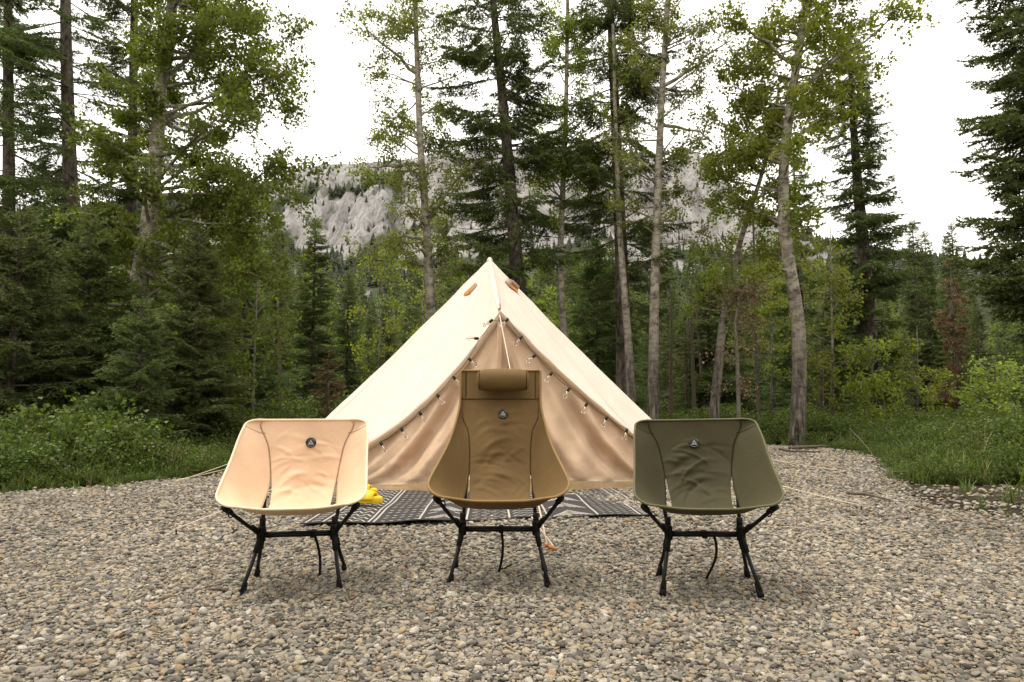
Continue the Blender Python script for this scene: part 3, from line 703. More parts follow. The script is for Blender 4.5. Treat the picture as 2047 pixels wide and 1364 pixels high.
leafy('poplar_tree', 'slanting poplar trunk leaning right behind the olive chair', 1424, 13.0, [(1427, 830), (1445, 640), (1480, 480), (1520, 360), (1548, 255)], 6.9, .11, .03, 'leaf', seed=66, z0=2.2, nlimb=50, lmax=1.2, nleaf=60, leafsize=.05, nsec=7)
leafy('poplar_tree', 'stout winding poplar with dark furrowed foot at the gravel edge', 1590, 11.6, [(1598, 780), (1597, 650), (1580, 540), (1566, 450), (1566, 330), (1581, 200), (1604, 60), (1612, 0)], 10.5, .132, .055, 'leaf', seed=67, z0=3.0, nlimb=84, lmax=1.75, nleaf=70, leafsize=.058, nsec=9, up=(-.1, .7),
      ex=[[(1568, 330, 11.6), (1520, 310, 11.4), (1475, 300, 11.2)], [(1570, 300, 11.6), (1650, 230, 11.2), (1720, 200, 11.1)], [(1580, 200, 11.6), (1660, 130, 11.2), (1760, 60, 11.0), (1810, 20, 10.9)], [(1590, 130, 11.6), (1500, 60, 11.4), (1450, 20, 11.3)]])
# leafy saplings filling the middle distance
for i, (u, Y, h, lm, z0, lf, lab) in enumerate([
        (505, 11.5, 4.0, 1.1, .6, 'leaf_d', 'leafy dark sapling between the leaning poplar and the lone pointed spruce'), (755, 15.5, 4.6, 1.1, .5, 'leaf', 'light green sapling above the left slope of the tent'),
        (840, 17, 5.2, 1.2, .8, 'leaf', 'sapling with fine leaves close behind the left slope of the tent'), (930, 16, 4.4, 1.0, .8, 'leaf', 'light green sapling behind the tip of the tent'),
        (1165, 17, 3.6, .9, .5, 'leaf_d', 'sapling low behind the right slope of the tent'), (1660, 13.2, 4.3, 1.05, .6, 'leaf', 'leafy sapling between the winding poplar and the leaning spruce trunk'),
        (1540, 16, 4.8, 1.1, .8, 'leaf', 'sapling behind the slanting poplar trunk'), (1985, 12.5, 1.5, .8, .2, 'leaf_y', 'pale bushy sapling low at the right edge'),
        (1830, 13.5, 2.2, 1.0, .2, 'leaf', 'bushy sapling in the undergrowth right of the leaning spruce'), (420, 10, 2.2, 1.0, .3, 'leaf_d', 'low leafy sapling behind the beige chair at the bank'), (1740, 12.6, 2.0, .7, .3, 'leaf', 'leafy sapling growing at the foot of the leaning spruce')]):
    leafy('leafy_sapling', lab, u, Y, [(u + 4, 700)], h, .035, .01, lf, 'leafy saplings', seed=80 + i, z0=z0, nlimb=26, lmax=lm, nleaf=26, leafsize=.06, nsec=7, up=(.1, .9))
# bare and lichen-hung trunks in the shade
def snag(label, pts, Y, r0, seed, lichen=0, twigs=14):
    b = base_at(pts[0][0], Y); r = np.random.default_rng(seed)
    path = np.array([(0, 0, 0)] + [tuple(P(u, v, Y) - b) for u, v in pts[1:]])
    n = 14; t = np.linspace(0, 1, n); tt = np.linspace(0, 1, len(path)); pp = np.stack([np.interp(t, tt, path[:, k]) for k in range(3)], -1)
    tr = MB().tube(pp, np.linspace(r0, r0 * .35, n), 8)
    wd = MB(); LP = []
    for _ in range(twigs):
        f = r.uniform(.15, .98); i = int(f * (n - 2)); az = r.uniform(0, 6.28); q = limb_path(r, pp[i], az, r.uniform(.2, .6), r.uniform(-.6, .2), 5)
        wd.tube(q, np.linspace(.008, .002, 5), 3, False)
        if lichen: LP.append(q[r.integers(1, 5, 40)] + r.normal(0, .05, (40, 3)) - np.outer(r.random(40) * .15, [0, 0, 1]))
    t_ = thing('bare_trunk', label, 'tree', b, 0, 'bare trunks in the shade')
    link('trunk', tr.mesh('trunk', M['twig'] if not lichen else M['dry']), t_); tag(link('branches', wd.mesh('branches', M['twig']), t_), kind='stuff')
    if lichen:
        LP = np.concatenate(LP); Q = leaf_quads(r, LP, .05, 2); tag(link('lichen', nmesh('lichen', Q.reshape(-1, 3), np.arange(len(Q) * 4).reshape(-1, 4), M['straw'], False, {'tint': np.repeat(r.random(len(Q)), 4)}), t_), kind='stuff')
snag('pale dead stem with bent tip, hung with lichen, right of the slanting trunk', [(1476, 840), (1474, 720), (1470, 640), (1482, 585), (1502, 556), (1512, 552)], 12.4, .04, 91, 1, 44)
for i, (u, Y, du, top, lab) in enumerate([(1517, 15, -12, 380, 'thin dark bare trunk behind the lichen-hung stem'), (1388, 16, -8, 560, 'thin bare trunk left of the slanting poplar'), (1372, 17, 4, 600, 'thinnest bare trunk showing just above the olive chair'), (1408, 17.5, -18, 590, 'thin bare trunk crossing behind the slanting poplar'),
                                   (563, 16, -8, 600, 'grey bare trunk in the shade left of the dead brown spruce'), (484, 12, -4, 560, 'reddish bare trunk in the shade above the beige chair'), (1640, 16, 6, 600, 'thin bare trunk right of the winding poplar'), (1340, 16, 3, 560, 'thin bare trunk right of the straight grey poplar')]):
    snag(lab, [(u, 835), (u + du * .5, 700), (u + du, top)], Y, .055, 95 + i)

# ---- background forest, reads as one dark mass
FB = []
for i in range(4):
    tr, T, C, W = spruce(seed=71 + i, h=10, rmax=(1.5, 1.9, 1.3, 1.7)[i], r0=.12, z0=.3, kind='far', whorl=.36, nb=6, prof=.8, skip=.08, pitch=(0, .4), lowtaper=.6)
    V, F = tr.arrays(); q4 = F[0]; tt = V[np.concatenate([q4[:, [0, 1, 2]], q4[:, [0, 2, 3]]])]
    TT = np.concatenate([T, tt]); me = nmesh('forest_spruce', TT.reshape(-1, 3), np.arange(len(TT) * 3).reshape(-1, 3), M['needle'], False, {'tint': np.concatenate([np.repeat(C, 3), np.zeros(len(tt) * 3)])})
    me.materials.append(M['bark']); mi = np.zeros(len(TT), np.int32); mi[len(T):] = 1; me.polygons.foreach_set('material_index', mi); FB.append(me)
tr, wd, Q, C = broadleaf(75, 6, [(0, 0, 0), (.1, 0, 6)], .06, .02, None, .6, 40, 1.6, .1, 14, nsec=6)
FB.append(nmesh('forest_broadleaf', Q.reshape(-1, 3), np.arange(len(Q) * 4).reshape(-1, 4), M['leaf_d'], False, {'tint': np.repeat(C, 4)}))
pts, scl, ii, rots = [], [], [], []
Y = 17.5
while Y < 90:
    dx = 1.5 + Y * .035
    for x in np.arange(-.95 * Y, .95 * Y, dx):
        X = x + rng.uniform(-.5, .5) * dx; y = Y + rng.uniform(-.5, .5) * 2; u = 1023.5 + FPX * X / y
        if u < 560: vt = rng.uniform(380, 640)
        elif u < 860: vt = rng.uniform(505, 640)
        elif u < 1480: vt = rng.uniform(470, 620)
        elif u < 1780: vt = rng.uniform(480, 620)
        else: vt = rng.uniform(560, 690)
        if Y < 24: vt = max(vt, rng.uniform(560, 700))
        h = (800 - vt) / FPX * y + .7; k = 4 if rng.random() < .1 else int(rng.integers(0, 4))
        s = h / (6 if k == 4 else 10); pts.append((X, y, float(ground_z(X, y)) - .05)); wd_ = s * rng.uniform(.9, 1.3); scl.append((wd_, wd_, s)); ii.append(k); rots.append((0, 0, rng.uniform(0, 6.28)))
    Y += 2.2 + Y * .05
for k_ in range(110):                             # unseen wood round the clearing behind the camera, added to dim frontal light
    a = rng.uniform(math.pi * .97, math.pi * 2.03); rr = rng.uniform(11, 24); X, y = rr * math.cos(a), rr * math.sin(a) * .8 - 1
    k = 4 if rng.random() < .25 else int(rng.integers(0, 4)); h = rng.uniform(5.5, 10); s = h / (6 if k == 4 else 10)
    pts.append((X, y, -.05)); scl.append((s * 1.15, s * 1.15, s)); ii.append(k); rots.append((0, 0, rng.uniform(0, 6.28)))
tag(scatter('background_forest', pts, rots, scl, ii, FB), 'dense dark wood of spruces behind the camp', 'forest')

# ---- undergrowth
def herb(seed, n, h, size):
    r = np.random.default_rng(seed); st = MB(); LP = []
    for _ in range(n):
        az = r.uniform(0, 6.28); ln = h * r.uniform(.6, 1.1); d = np.array([math.cos(az) * .45, math.sin(az) * .45, 1]); q = np.linspace(0, 1, 4)
        b = r.normal(0, .07, 3) * [1, 1, 0]; pp = b + np.outer(q * ln, d) - np.outer(q ** 2 * ln * .25, [0, 0, 1]); st.tube(pp, np.linspace(.004, .0015, 4), 3, False)
        m = int(ln / .015); f = r.uniform(.25, 1.02, m); LP.append(b + np.outer(f * ln, d) - np.outer(f ** 2 * ln * .25, [0, 0, 1]) + r.normal(0, .035, (m, 3)))
    LP = np.concatenate(LP); Q = leaf_quads(r, LP, size, .3); V, F = st.arrays(); n4 = len(Q) * 4
    me = nmesh('herb', np.concatenate([Q.reshape(-1, 3), V]), np.concatenate([np.arange(n4).reshape(-1, 4), F[0] + n4]), M['herb'], False, {'tint': np.concatenate([np.repeat(r.beta(2, 2.5, len(Q)), 4), np.zeros(len(V))])})
    return me
def grass(seed, n, h, mt='grass', w=.006):
    r = np.random.default_rng(seed); Vs = []
    for _ in range(n):
        az = r.uniform(0, 6.28); ln = h * r.uniform(.5, 1.15); lean = r.uniform(.15, .8); d = np.array([math.cos(az), math.sin(az), 0]); s = np.array([-d[1], d[0], 0]) * w * r.uniform(.6, 1.3)
        b = r.normal(0, .035, 3) * [1, 1, 0]; p = [b + d * ln * lean * q ** 1.8 + np.array([0, 0, ln * q * (1 - .3 * lean * q)]) for q in (0, .4, .75, 1)]
        Vs += [[p[0] - s, p[0] + s, p[1] + s * .9, p[1] - s * .9], [p[1] - s * .9, p[1] + s * .9, p[2] + s * .6, p[2] - s * .6], [p[2] - s * .6, p[2] + s * .6, p[3] + s * .1, p[3] - s * .1]]
    Q = np.array(Vs); return nmesh('grass_tuft', Q.reshape(-1, 3), np.arange(len(Q) * 4).reshape(-1, 4), M[mt], False, {'tint': np.repeat(np.repeat(r.random(n), 3), 4)})
HB = [herb(i, (9, 8, 11, 7)[i], (.4, .36, .5, .62)[i], (.036, .044, .03, .038)[i]) for i in range(4)]
GB = [grass(i, 22, .26) for i in range(3)] + [grass(5, 14, .4, 'straw', .003)]
def edge_dist(x, y):
    "signed distance to the gravel outline, positive outside"
    x = np.asarray(x); y = np.asarray(y); d = np.full(x.shape, 1e9)
    for (x0, y0), (x1, y1) in zip(GRAVEL, GRAVEL[1:] + GRAVEL[:1]):
        t = np.clip(((x - x0) * (x1 - x0) + (y - y0) * (y1 - y0)) / ((x1 - x0) ** 2 + (y1 - y0) ** 2), 0, 1)
        d = np.minimum(d, np.hypot(x - x0 - t * (x1 - x0), y - y0 - t * (y1 - y0)))
    return np.where(in_poly(x, y, GRAVEL), -d, d)
def cover(n, ymin, ymax):
    y = np.sqrt(rng.uniform(ymin ** 2, ymax ** 2, n)); x = rng.uniform(-.92, .92, n) * y; return x, y
x, y = cover(27000, 3.4, 17); d = edge_dist(x, y)
u = 1023.5 + FPX * x / y
soil = (x > 2.6) & (y < 6.2)                      # bare strip of soil at the right
keep = ((d > .05) | ((d > -.35) & (rng.random(len(x)) < .05))) & ~(soil & (d < 1.05)) & (rng.random(len(x)) < np.clip(1.1 - (y - 8) / 14, .35, 1))
x, y, d = x[keep], y[keep], d[keep]; n = len(x)
cl_ = np.array([nz(a * .9, b * .9, 3) for a, b in zip(x, y)]); s = np.clip(.3 + d * .75, .16, 1.2) * rng.uniform(.55, 1.2, n) * (1 + .75 * cl_); s = np.where(x > 0, s * .72, s)
s = np.where((np.abs(x) < 3.5) & (y > 9), s * .5, s)
tag(scatter('undergrowth', np.stack([x, y, ground_z(x, y) - .01], -1), np.stack([rng.normal(0, .1, n), rng.normal(0, .1, n), rng.uniform(0, 6.28, n)], -1), np.repeat(s[:, None], 3, 1), rng.integers(0, 4, n), HB), 'thick green leafy undergrowth along the edges of the gravel', 'undergrowth')
x, y = cover(26000, 3.4, 14); d = edge_dist(x, y)
soil = (x > 2.6) & (y < 6.2)
keep = (d > -.12) & (d < 3.2) & ~(soil & (d < .85) & (rng.random(len(x)) > .12)) & (rng.random(len(x)) < np.where(d < .05, .1, .2) * np.where((np.abs(x) < 5) & (y > 9), .15, 1))
x, y, d = x[keep], y[keep], d[keep]; n = len(x); s = rng.uniform(.45, 1.25, n) * np.clip(.45 + d, .4, 1)
gi = np.where(rng.random(n) < .06, 3, rng.integers(0, 3, n))
tag(scatter('grass', np.stack([x, y, ground_z(x, y) * (d > 0)], -1), np.stack([rng.normal(0, .12, n), rng.normal(0, .12, n), rng.uniform(0, 6.28, n)], -1), np.repeat(s[:, None], 3, 1), gi, GB), 'green grass tufts fringing the gravel', 'grass')

# ================================================================== TENT
TC = np.array(P(979, 517, 7.4))                     # tip of the tent
TX, TY = TC[0], TC[1]
PK = np.array(P(999, 624, 5.75)); FL = np.array(P(688, 915, 5.72)); FR = np.array(P(1284, 884, 5.9))
tent = thing('bell_tent', 'large cream canvas bell tent standing on the gravel behind the chairs', 'tent', (TX, TY, 0))
T0 = np.array([TX, TY, 0])
def seg(a, b, n, sag=0, inward=0):
    t = np.linspace(0, 1, n); p = np.outer(1 - t, a) + np.outer(t, b); p[:, 2] -= sag * 4 * t * (1 - t)
    if inward:
        c = (a + b) / 2 - T0; c[2] = 0; c /= np.linalg.norm(c); p -= np.outer(inward * 4 * t * (1 - t), c)
    return p
# left door edge hangs in a deeper curve than the right one
def edge(a, b, n, sag, skew):
    t = np.linspace(0, 1, n); p = np.outer(1 - t, a) + np.outer(t, b); p[:, 2] -= sag * 4 * t * (1 - t) * (1 + skew * (t - .5)); return p
EL = edge(PK, FL, 26, .165, -.1)                     # peak -> lower left
ER = edge(PK, FR, 26, .035, 0)
Lp = [np.array([TX + x, TY + y, .36]) for x, y in ((-1.86, -.45), (-1.75, .95), (-.72, 1.85), (.72, 1.85), (1.75, .95), (1.86, -.45))]
ring = [FL] + Lp + [FR]
side = np.concatenate([seg(a, b, 9, .015, .05)[:-1] for a, b in zip(ring[:-1], ring[1:])] + [FR[None]])
def roof_rows(B, nt=22, over=0.0):
    rows = []
    for q in np.linspace(.012, 1 + over, nt):
        row = TC + (B - TC) * q
        s = math.sin(min(q, 1) * math.pi) * .035
        row = row.copy(); row[:, 2] -= s
        rows.append(row)
    return np.array(rows)
def wrinkle(pts, amp, f):
    for p in pts.reshape(-1, 3):
        p += np.array([nz(p[0] * f, p[1] * f, p[2] * f + 3), nz(p[0] * f + 9, p[1] * f, p[2] * f), .6 * nz(p[0] * f, p[1] * f + 5, p[2] * f)]) * amp
    return pts
B = np.concatenate([ER[::-1][:-1], EL])             # FR -> peak -> FL
B = np.concatenate([B, side[1:]])
rows = roof_rows(B)
# tension creases fanning from the eave corners
ang = np.linspace(0, 1, len(B))
for i, q in enumerate(np.linspace(0, 1, len(rows))):
    rows[i][:, 2] += .006 * np.sin(ang * 150 + q * 4) * q * q
rows = wrinkle(rows, .012, 3.0)
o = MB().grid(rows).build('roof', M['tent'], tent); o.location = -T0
md = o.modifiers.new('thick', 'SOLIDIFY'); md.thickness = .003
def tpart(mb, name, m, parent=None, smooth=True):
    o = mb.build(name, M[m], parent or tent, smooth)
    if parent is None: o.location = -T0
    return o
cap = MB().tube([TC + [0, 0, -.05], TC + [0, 0, -.01], TC + [0, 0, .012]], [.042, .03, .012], 14); tpart(cap, 'tip_cap', 'tent')
# ridge seam
rt = np.linspace(.03, .97, 24)
rp = np.array([TC + (PK - TC) * q - [0, 0, math.sin(q * math.pi) * .035] + np.array([0, -.012, .012]) for q in rt])
wd = .012 + .014 * np.sin(rt * math.pi)
strip = np.stack([rp + np.outer(wd * -1, [1, 0, 0]) - [0, 0, .01], rp + np.outer(wd * -.4, [1, 0, 0]) + [0, -.006, .008], rp + np.outer(wd * .4, [1, 0, 0]) + [0, -.006, .008], rp + np.outer(wd, [1, 0, 0]) - [0, 0, .01]], 1)
tpart(MB().grid(strip), 'ridge_seam', 'tent')
tpart(MB().tube([PK + [0, -.02, .07], PK + [.004, -.03, .02]], .004, 5), 'toggle', 'web')
# panel seams down the roof cloth
for j in [0 + k for k in (8, 16, 34, 42)] + [len(B) - 1 - 57 + 8 * k for k in range(1, 8)]:
    if 0 < j < len(B): tpart(MB().tube(rows[1:-1, j] + [0, -.001, .001], .0028, 4, False), 'roof_seam', 'tent')
# front wall
def base_pt(s):
    x0, y0 = FL[0] + .05, FL[1] + .03; x1, y1 = FR[0] - .02, FR[1] - .02
    x = x0 + (x1 - x0) * s; y = y0 + (y1 - y0) * s - .42 * (4 * s * (1 - s)) ** .8
    return np.array([x, y, .03])
ns, ntt = 121, 40
Eall = np.concatenate([EL[::-1], ER[1:]])
es = np.linspace(0, 1, len(Eall)); sv = np.linspace(0, 1, ns)
top_ = np.stack([np.interp(sv, es, Eall[:, k]) for k in range(3)], -1); top_[:, 2] -= .035; top_[:, 1] += .05
FW = np.zeros((ntt, ns, 3))
for j, s in enumerate(sv):
    bp = base_pt(s)
    for i, t in enumerate(np.linspace(0, 1, ntt)):
        p = top_[j] * (1 - t) + bp * t
        h_ = np.linalg.norm(top_[j] - bp)
        # soft folds fanning out from the door peak
        a = (s - .5) * 2
        ph = abs(a) - .62 * t; f = .075 * math.sin(ph * 13 + (.6 if a > 0 else 2.2)) + .05 * math.sin(ph * 24 + (2.0 if a > 0 else .4)) + .028 * math.sin(a * 31 + 1.0 + 2.5 * t); f = f - .04 * max(0, .25 - abs(math.sin(ph * 9.5 + a))) / .25
        env = math.sin(min(1, t * 1.05) * math.pi) ** .7 * min(1, h_ / .8) * (.6 + .4 * t)
        p = p + np.array([0, -1, .1]) * f * env
        p = p + np.array([0, -1, 0]) * (.014 * nz(p[0] * 5 + p[2] * 3, p[2] * 9, 2) + .007 * nz(p[0] * 13 - p[2] * 9, p[2] * 21, 5)) * env
        if t > .8: p = p + np.array([0, -1, 0]) * .012 * nz(p[0] * 7, p[2] * 30, 8)
        FW[i, j] = p
tpart(MB().grid(FW[:-3]), 'front_wall', 'tent_shaded')
tpart(MB().grid(FW[-5:-3] + [0, -.004, 0]), 'wall_hem', 'hem')
mf = FW[[-4, -3, -2, -1]].copy(); 
for i in range(4): mf[i] = FW[-4] * 1; mf[i][:, 2] = FW[-4][:, 2] * (1 - i / 3) + .004; mf[i][:, 1] += -.006 - .02 * (i / 3) + .012 * np.array([nz(x * 6, i * .7, 4) for x in mf[i][:, 0]])
tpart(MB().grid(mf), 'mud_flap', 'mud')
# door seam: overlapping zip flap down the middle
jm = ns // 2
zf = np.stack([FW[1:-4, jm] + [-.022, -.012, 0], FW[1:-4, jm] + [-.012, -.018, 0], FW[1:-4, jm + 1] + [.004, -.018, 0], FW[1:-4, jm + 1] + [.006, -.004, 0]], 1)
tpart(MB().grid(zf), 'door_flap', 'tent_shaded')
# roof hem along both door edges
for E, sgn in ((EL, -1), (ER, 1)):
    tt = np.linspace(0, 1, len(E))
    wid = (.075 if sgn < 0 else .05) * np.clip(1.25 - .8 * tt, .35, 1)
    up_ = np.array([0, -.02, 0]) 
    top_h = E + np.array([0, -.008, .006]); bot = E + np.stack([-sgn * .0 * tt, np.full(len(E), .03), -wid], -1)
    mid = (top_h + bot) / 2 + [0, -.018, 0]
    tpart(MB().grid(wrinkle(np.stack([top_h, mid, bot], 0), .006, 9)), 'door_hem', 'hem')
# side walls
SW = []
for i, t in enumerate(np.linspace(0, 1, 7)):
    r_ = side.copy(); c = r_ - T0; c[:, 2] = 0
    r_ = r_ - c * .02; r_[:, 2] = side[:, 2] * (1 - t) + .006; r_ += c * .012 * t
    SW.append(r_)
tpart(MB().grid(wrinkle(np.array(SW), .02, 5)), 'side_wall', 'tent_shaded')
ev = np.array([side, side + [0, 0, -.07]]); c = side - T0; c[:, 2] = 0; ev[1] += c * .012; ev[0] += c * .006
tpart(MB().grid(ev), 'eave_valance', 'hem')
# vents near the tip
for (u, v, sg) in ((937, 576, -1), (1022, 573, 1)):
    best = None; cp = np.array([0, 0, CAM_H]); dv = np.array(P(u, v, 7)) - cp; dv /= np.linalg.norm(dv)
    for i in range(1, len(rows) - 1):
        for j in range(1, len(B) - 1):
            k = rows[i, j] - cp; dist = np.linalg.norm(k - dv * k.dot(dv)) + .05 * k[1]
            if best is None or dist < best[0]: best = (dist, i, j)
    _, i, j = best; b = rows[i, j]
    dn = rows[i + 1, j] - rows[i - 1, j]; dn /= np.linalg.norm(dn); ac = rows[i, j + 1] - rows[i, j - 1]; ac -= dn * ac.dot(dn); ac /= np.linalg.norm(ac)
    nr = np.cross(dn, ac); nr = nr if nr[1] < 0 else -nr
    if ac[0] < 0: ac = -ac
    b = b + nr * .012
    ve = link('vent', None, tent, b - T0)
    # opening lies along the slope; the flap stands off its upper edge
    q = np.array([[-.1, .02], [.05, -.05], [.1, -.035], [.085, .02], [-.06, .06]]) if sg < 0 else np.array([[-.05, -.06], [.03, -.05], [.085, .05], [.02, .09], [-.06, .05]])
    ring_ = np.array([dn * a + ac * c_ for a, c_ in q]); cen = ring_.mean(0) + nr * .004
    mb = MB(); mb.tris([t for i in range(5) for t in (ring_[i], ring_[(i + 1) % 5], cen)]); mb.build('vent_mesh', M['orange'], ve, False)
    e = ring_[[0, 4, 3]] if sg < 0 else ring_[[1, 0, 4, 3]]
    fl_ = np.stack([e - nr * .01, e + nr * (.03 if sg > 0 else .012) + (np.array([0, 0, .015]) if sg > 0 else 0)], 0)
    o = MB().grid(fl_).build('vent_flap', M['tent'], ve); md = o.modifiers.new('thick', 'SOLIDIFY'); md.thickness = .006
# guy lines
def rope(a, b, sag=.02, r=.0035, name='guy_line', par=tent, off=T0):
    t = np.linspace(0, 1, 14); p = np.outer(1 - t, a) + np.outer(t, b); p[:, 2] -= sag * 4 * t * (1 - t)
    return MB().tube(p - off, r, 6).build(name, M['rope'], par)
gp = np.array(G(1100, 1103)) + [0, 0, .02]
g1 = rope(PK + [0, -.03, -.03], gp + [-.012, 0, .0], .03, .0042); g1['label'] = 'long pale rope from the door peak to the ground in front of the rug'
rope(gp + [-.085, .25, .105], gp + [.02, .0, .0], .0, .003)
sm = MB().box((gp - T0) + [0, 0, .0], (.055, .012, .014), Matrix.Rotation(.35, 3, 'Y') @ Matrix.Rotation(-.3, 3, 'Z')).box((gp - T0) + [-.018, 0, .012], (.016, .016, .014))
sm.build('rope_slider', M['slider'], tent, False)
for a, (u, v), dz in ((np.array(P(610, 862, 6.9)), (338, 974), .0), (np.array(P(640, 880, 6.2)), (345, 968), 0), (FL + [0, 0, .05], (352, 1068), 0),
                      (FR + [0, 0, .0], (1722, 1020), 0), (Lp[5] + [0, 0, 0], (1690, 948), 0)):
    e = np.array(G(u, v)) + [0, 0, .03]; rope(a, e, .03, .0032)
    MB().tube([e - T0 + [.0, 0, -.005], e - T0 + [0, 0, -.06]], [.006, .004], 6).build('tent_peg', M['black'], tent)

# ---- string lights clipped along the door edges
sl_ = thing('string_lights', 'string of small clear bulbs with black sockets along the tent door edges', 'string lights', tuple(PK))
BL = [(985, 639, -.6, -.5), (957, 677, -.9, .0), (936, 716, .75, -.7), (905, 752, .7, -.75), (873, 788, .6, -.8), (838, 823, .5, -.85), (801, 855, .5, -.85), (760, 883, .5, -.85)]
BR = [(1016, 637, -.5, -.6), (1044, 672, -.6, -.75), (1071, 709, -.7, -.65), (1104, 744, -.55, -.8), (1139, 775, -.5, -.85), (1174, 805, -.45, -.9), (1214, 832, -.4, -.9), (1254, 857, -.35, -.93)]
def glass(N, L):
    g = N('ShaderNodeBsdfGlass'); g.inputs['Roughness'].default_value = .02; g.inputs['IOR'].default_value = 1.45; g.inputs[0].default_value = (1, .97, .92, 1)
    t = N('ShaderNodeBsdfTransparent'); t.inputs[0].default_value = (.96, .95, .93, 1); return mixs(N, L, .8, t.outputs[0], g.outputs[0])
M['glass'] = mat('clear_glass', glass); M['fil'] = m_plain('filament_stem', (.6, .5, .35), .4)
prof_s = [(0, .006), (.003, .0125), (.034, .0125), (.037, .0115), (.04, .009)]
prof_b = [(.037, .009), (.046, .012), (.062, .018), (.08, .0205), (.094, .018), (.102, .009), (.105, .001)]
def lathe(prof, d, k=10):
    d = np.array(d, float); d /= np.linalg.norm(d); return MB().tube([d * z for z, _ in prof], [r for _, r in prof], k)
sock = []; 
for k, (lst, E) in enumerate(((BL, EL), (BR, ER))):
    for (u, v, dx_, dz_) in lst:
        y_ = np.interp(u, *(lambda a: (a[np.argsort(a[:, 0]), 0], a[np.argsort(a[:, 0]), 1]))(np.array([[1023.5 + FPX * e[0] / e[1], e[1]] for e in E]))) - .07
        p = np.array(P(u, v, y_)); sock.append((k, p)); d = (dx_, -.25, dz_)
        bm_ = lathe(prof_s, d).build('bulb', M['black'], sl_); bm_.location = p - PK
        lathe(prof_b, d).build('glass_bulb', M['glass'], bm_)
        dd = np.array(d) / np.linalg.norm(d); MB().tube([dd * .045, dd * .095], [.0055, .002], 5).build('filament', M['fil'], bm_)
order = [p for k, p in sock if k == 0][::-1] + [p for k, p in sock if k == 1]
cb = []
for a, b in zip(order[:-1], order[1:]):
    for t in np.linspace(0, 1, 8)[:-1]:
        q_ = a * (1 - t) + b * t; cb.append(q_ - [0, -.012, .03 * t * (1 - t) * 2] - PK)
cb.append(order[-1] - PK); MB().tube(cb, .0019, 5).build('cable', M['web'], sl_)

# ================================================================== RUG
RA, RB_, RC, RD = [np.array(G(u, v)) for u, v in ((597, 1056), (1318, 1036), (1208, 966), (742, 968))]
RC[1] = 5.75; 
def rug_pt(a, b):
    "a across 0..1 (left to right), b 0 near .. 1 far"
    p = (RA * (1 - a) + RB_ * a) * (1 - b) + (RD * (1 - a) + RC * a) * b
    z = .025 + .008 * nz(a * 7, b * 6, 1) + .006 * math.sin(a * 23 + b * 3) * (1 - b) ** 2
    lift = max(0, (b - .72) / .28) * max(0, (.16 - a) / .16); z += lift * .11
    bow = (.012 * math.sin(a * 9) + .01 * nz(a * 11, 3)) * (1 - b)
    return np.array([p[0], p[1] + bow, z])
rug = thing('outdoor_rug', 'black outdoor rug with white tribal pattern in front of the tent', 'rug', tuple(rug_pt(.5, .5)))
RO = rug_pt(.5, .5)
rg = np.array([[rug_pt(a, b) - RO for a in np.linspace(0, 1, 121)] for b in np.linspace(0, 1, 61)])
o = MB().grid(rg).build('rug_mat', M['rug'], rug); md = o.modifiers.new('thick', 'SOLIDIFY'); md.thickness = .004; md.offset = -1
pm = MB()
RW, RL = 2.15, 1.75
def stroke(pts, w=.011):
    pts = [np.array(p, float) for p in pts]
    dense = [pts[0]]
    for a, b in zip(pts[:-1], pts[1:]):
        n_ = max(1, int(math.hypot((b - a)[0] * RW, (b - a)[1] * RL) / .03))
        dense += [a + (b - a) * k / n_ for k in range(1, n_ + 1)]
    d = np.array(dense); m = d * [RW, RL]; t = np.gradient(m, axis=0); t /= np.linalg.norm(t, axis=1)[:, None] + 1e-9
    nrm = np.stack([-t[:, 1], t[:, 0]], -1) * w * .5 / np.array([RW, RL])
    g = [[rug_pt(*np.clip(p + s_ * k, .002, .998)) - RO + [0, 0, .0016] for p, k in zip(d, nrm)] for s_ in (1, -1)]
    pm.grid(np.array(g))
def vline(a, w=.012): stroke([(a, .005), (a, .995)], w)
cols = [0, .06, .175, .195, .315, .445, .565, .675, .815, .945, 1]
for a in (.06, .178, .192, .315, .445, .565, .675, .82, .945, .015, .985): vline(a)
def zig(a0, a1, b, amp, n_=4, w=.011):
    stroke([(a0 + (a1 - a0) * k / (2 * n_), b + amp * (k % 2)) for k in range(2 * n_ + 1)], w)
for b in np.arange(.02, .98, .035): stroke([(.028, b), (.048, b + .012)], .012)
for b in np.arange(.01, .94, .05): zig(.072, .168, b, .035, 3, .012)
for b in np.arange(.02, .98, .045):
    for a in np.linspace(.21, .3, 5): stroke([(a, b), (a + .011, b + (.008 if int(b * 22) % 2 else -.006))], .011)
for b in np.arange(.02, .92, .16):
    for k in range(3): stroke([(.33 + k * .012, b), (.38, b + .09 - k * .02), (.43 - k * .012, b)], .012)
    stroke([(.33, b + .1), (.355, b + .14)], .012); stroke([(.405, b + .14), (.43, b + .1)], .012)
for b in np.arange(.015, .98, .03):
    for a in np.linspace(.458, .54, 4): stroke([(a + .008 * (int(b * 33) % 2), b), (a + .016 + .008 * (int(b * 33) % 2), b + .004)], .009)
for b in np.arange(.02, .93, .055): zig(.578, .662, b, .022, 4, .014)
for b in np.arange(.0, .85, .2):
    for k in range(4):
        x0, x1 = .69 + k * .014, .805 - k * .014
        if x1 > x0: stroke([(x0, b + .01 + k * .012), ((.69 + .805) / 2, b + .17 - k * .03), (x1, b + .01 + k * .012)], .012)
for b in np.arange(.015, .98, .04):
    for a in np.linspace(.835, .925, 5): stroke([(a, b), (a + .012, b + .008)], .01)
for b in np.arange(.02, .98, .03): stroke([(.956, b), (.975, b + .016)], .014)
pm.build('printed_pattern', M['rugw'], rug, False)['kind'] = 'stuff'

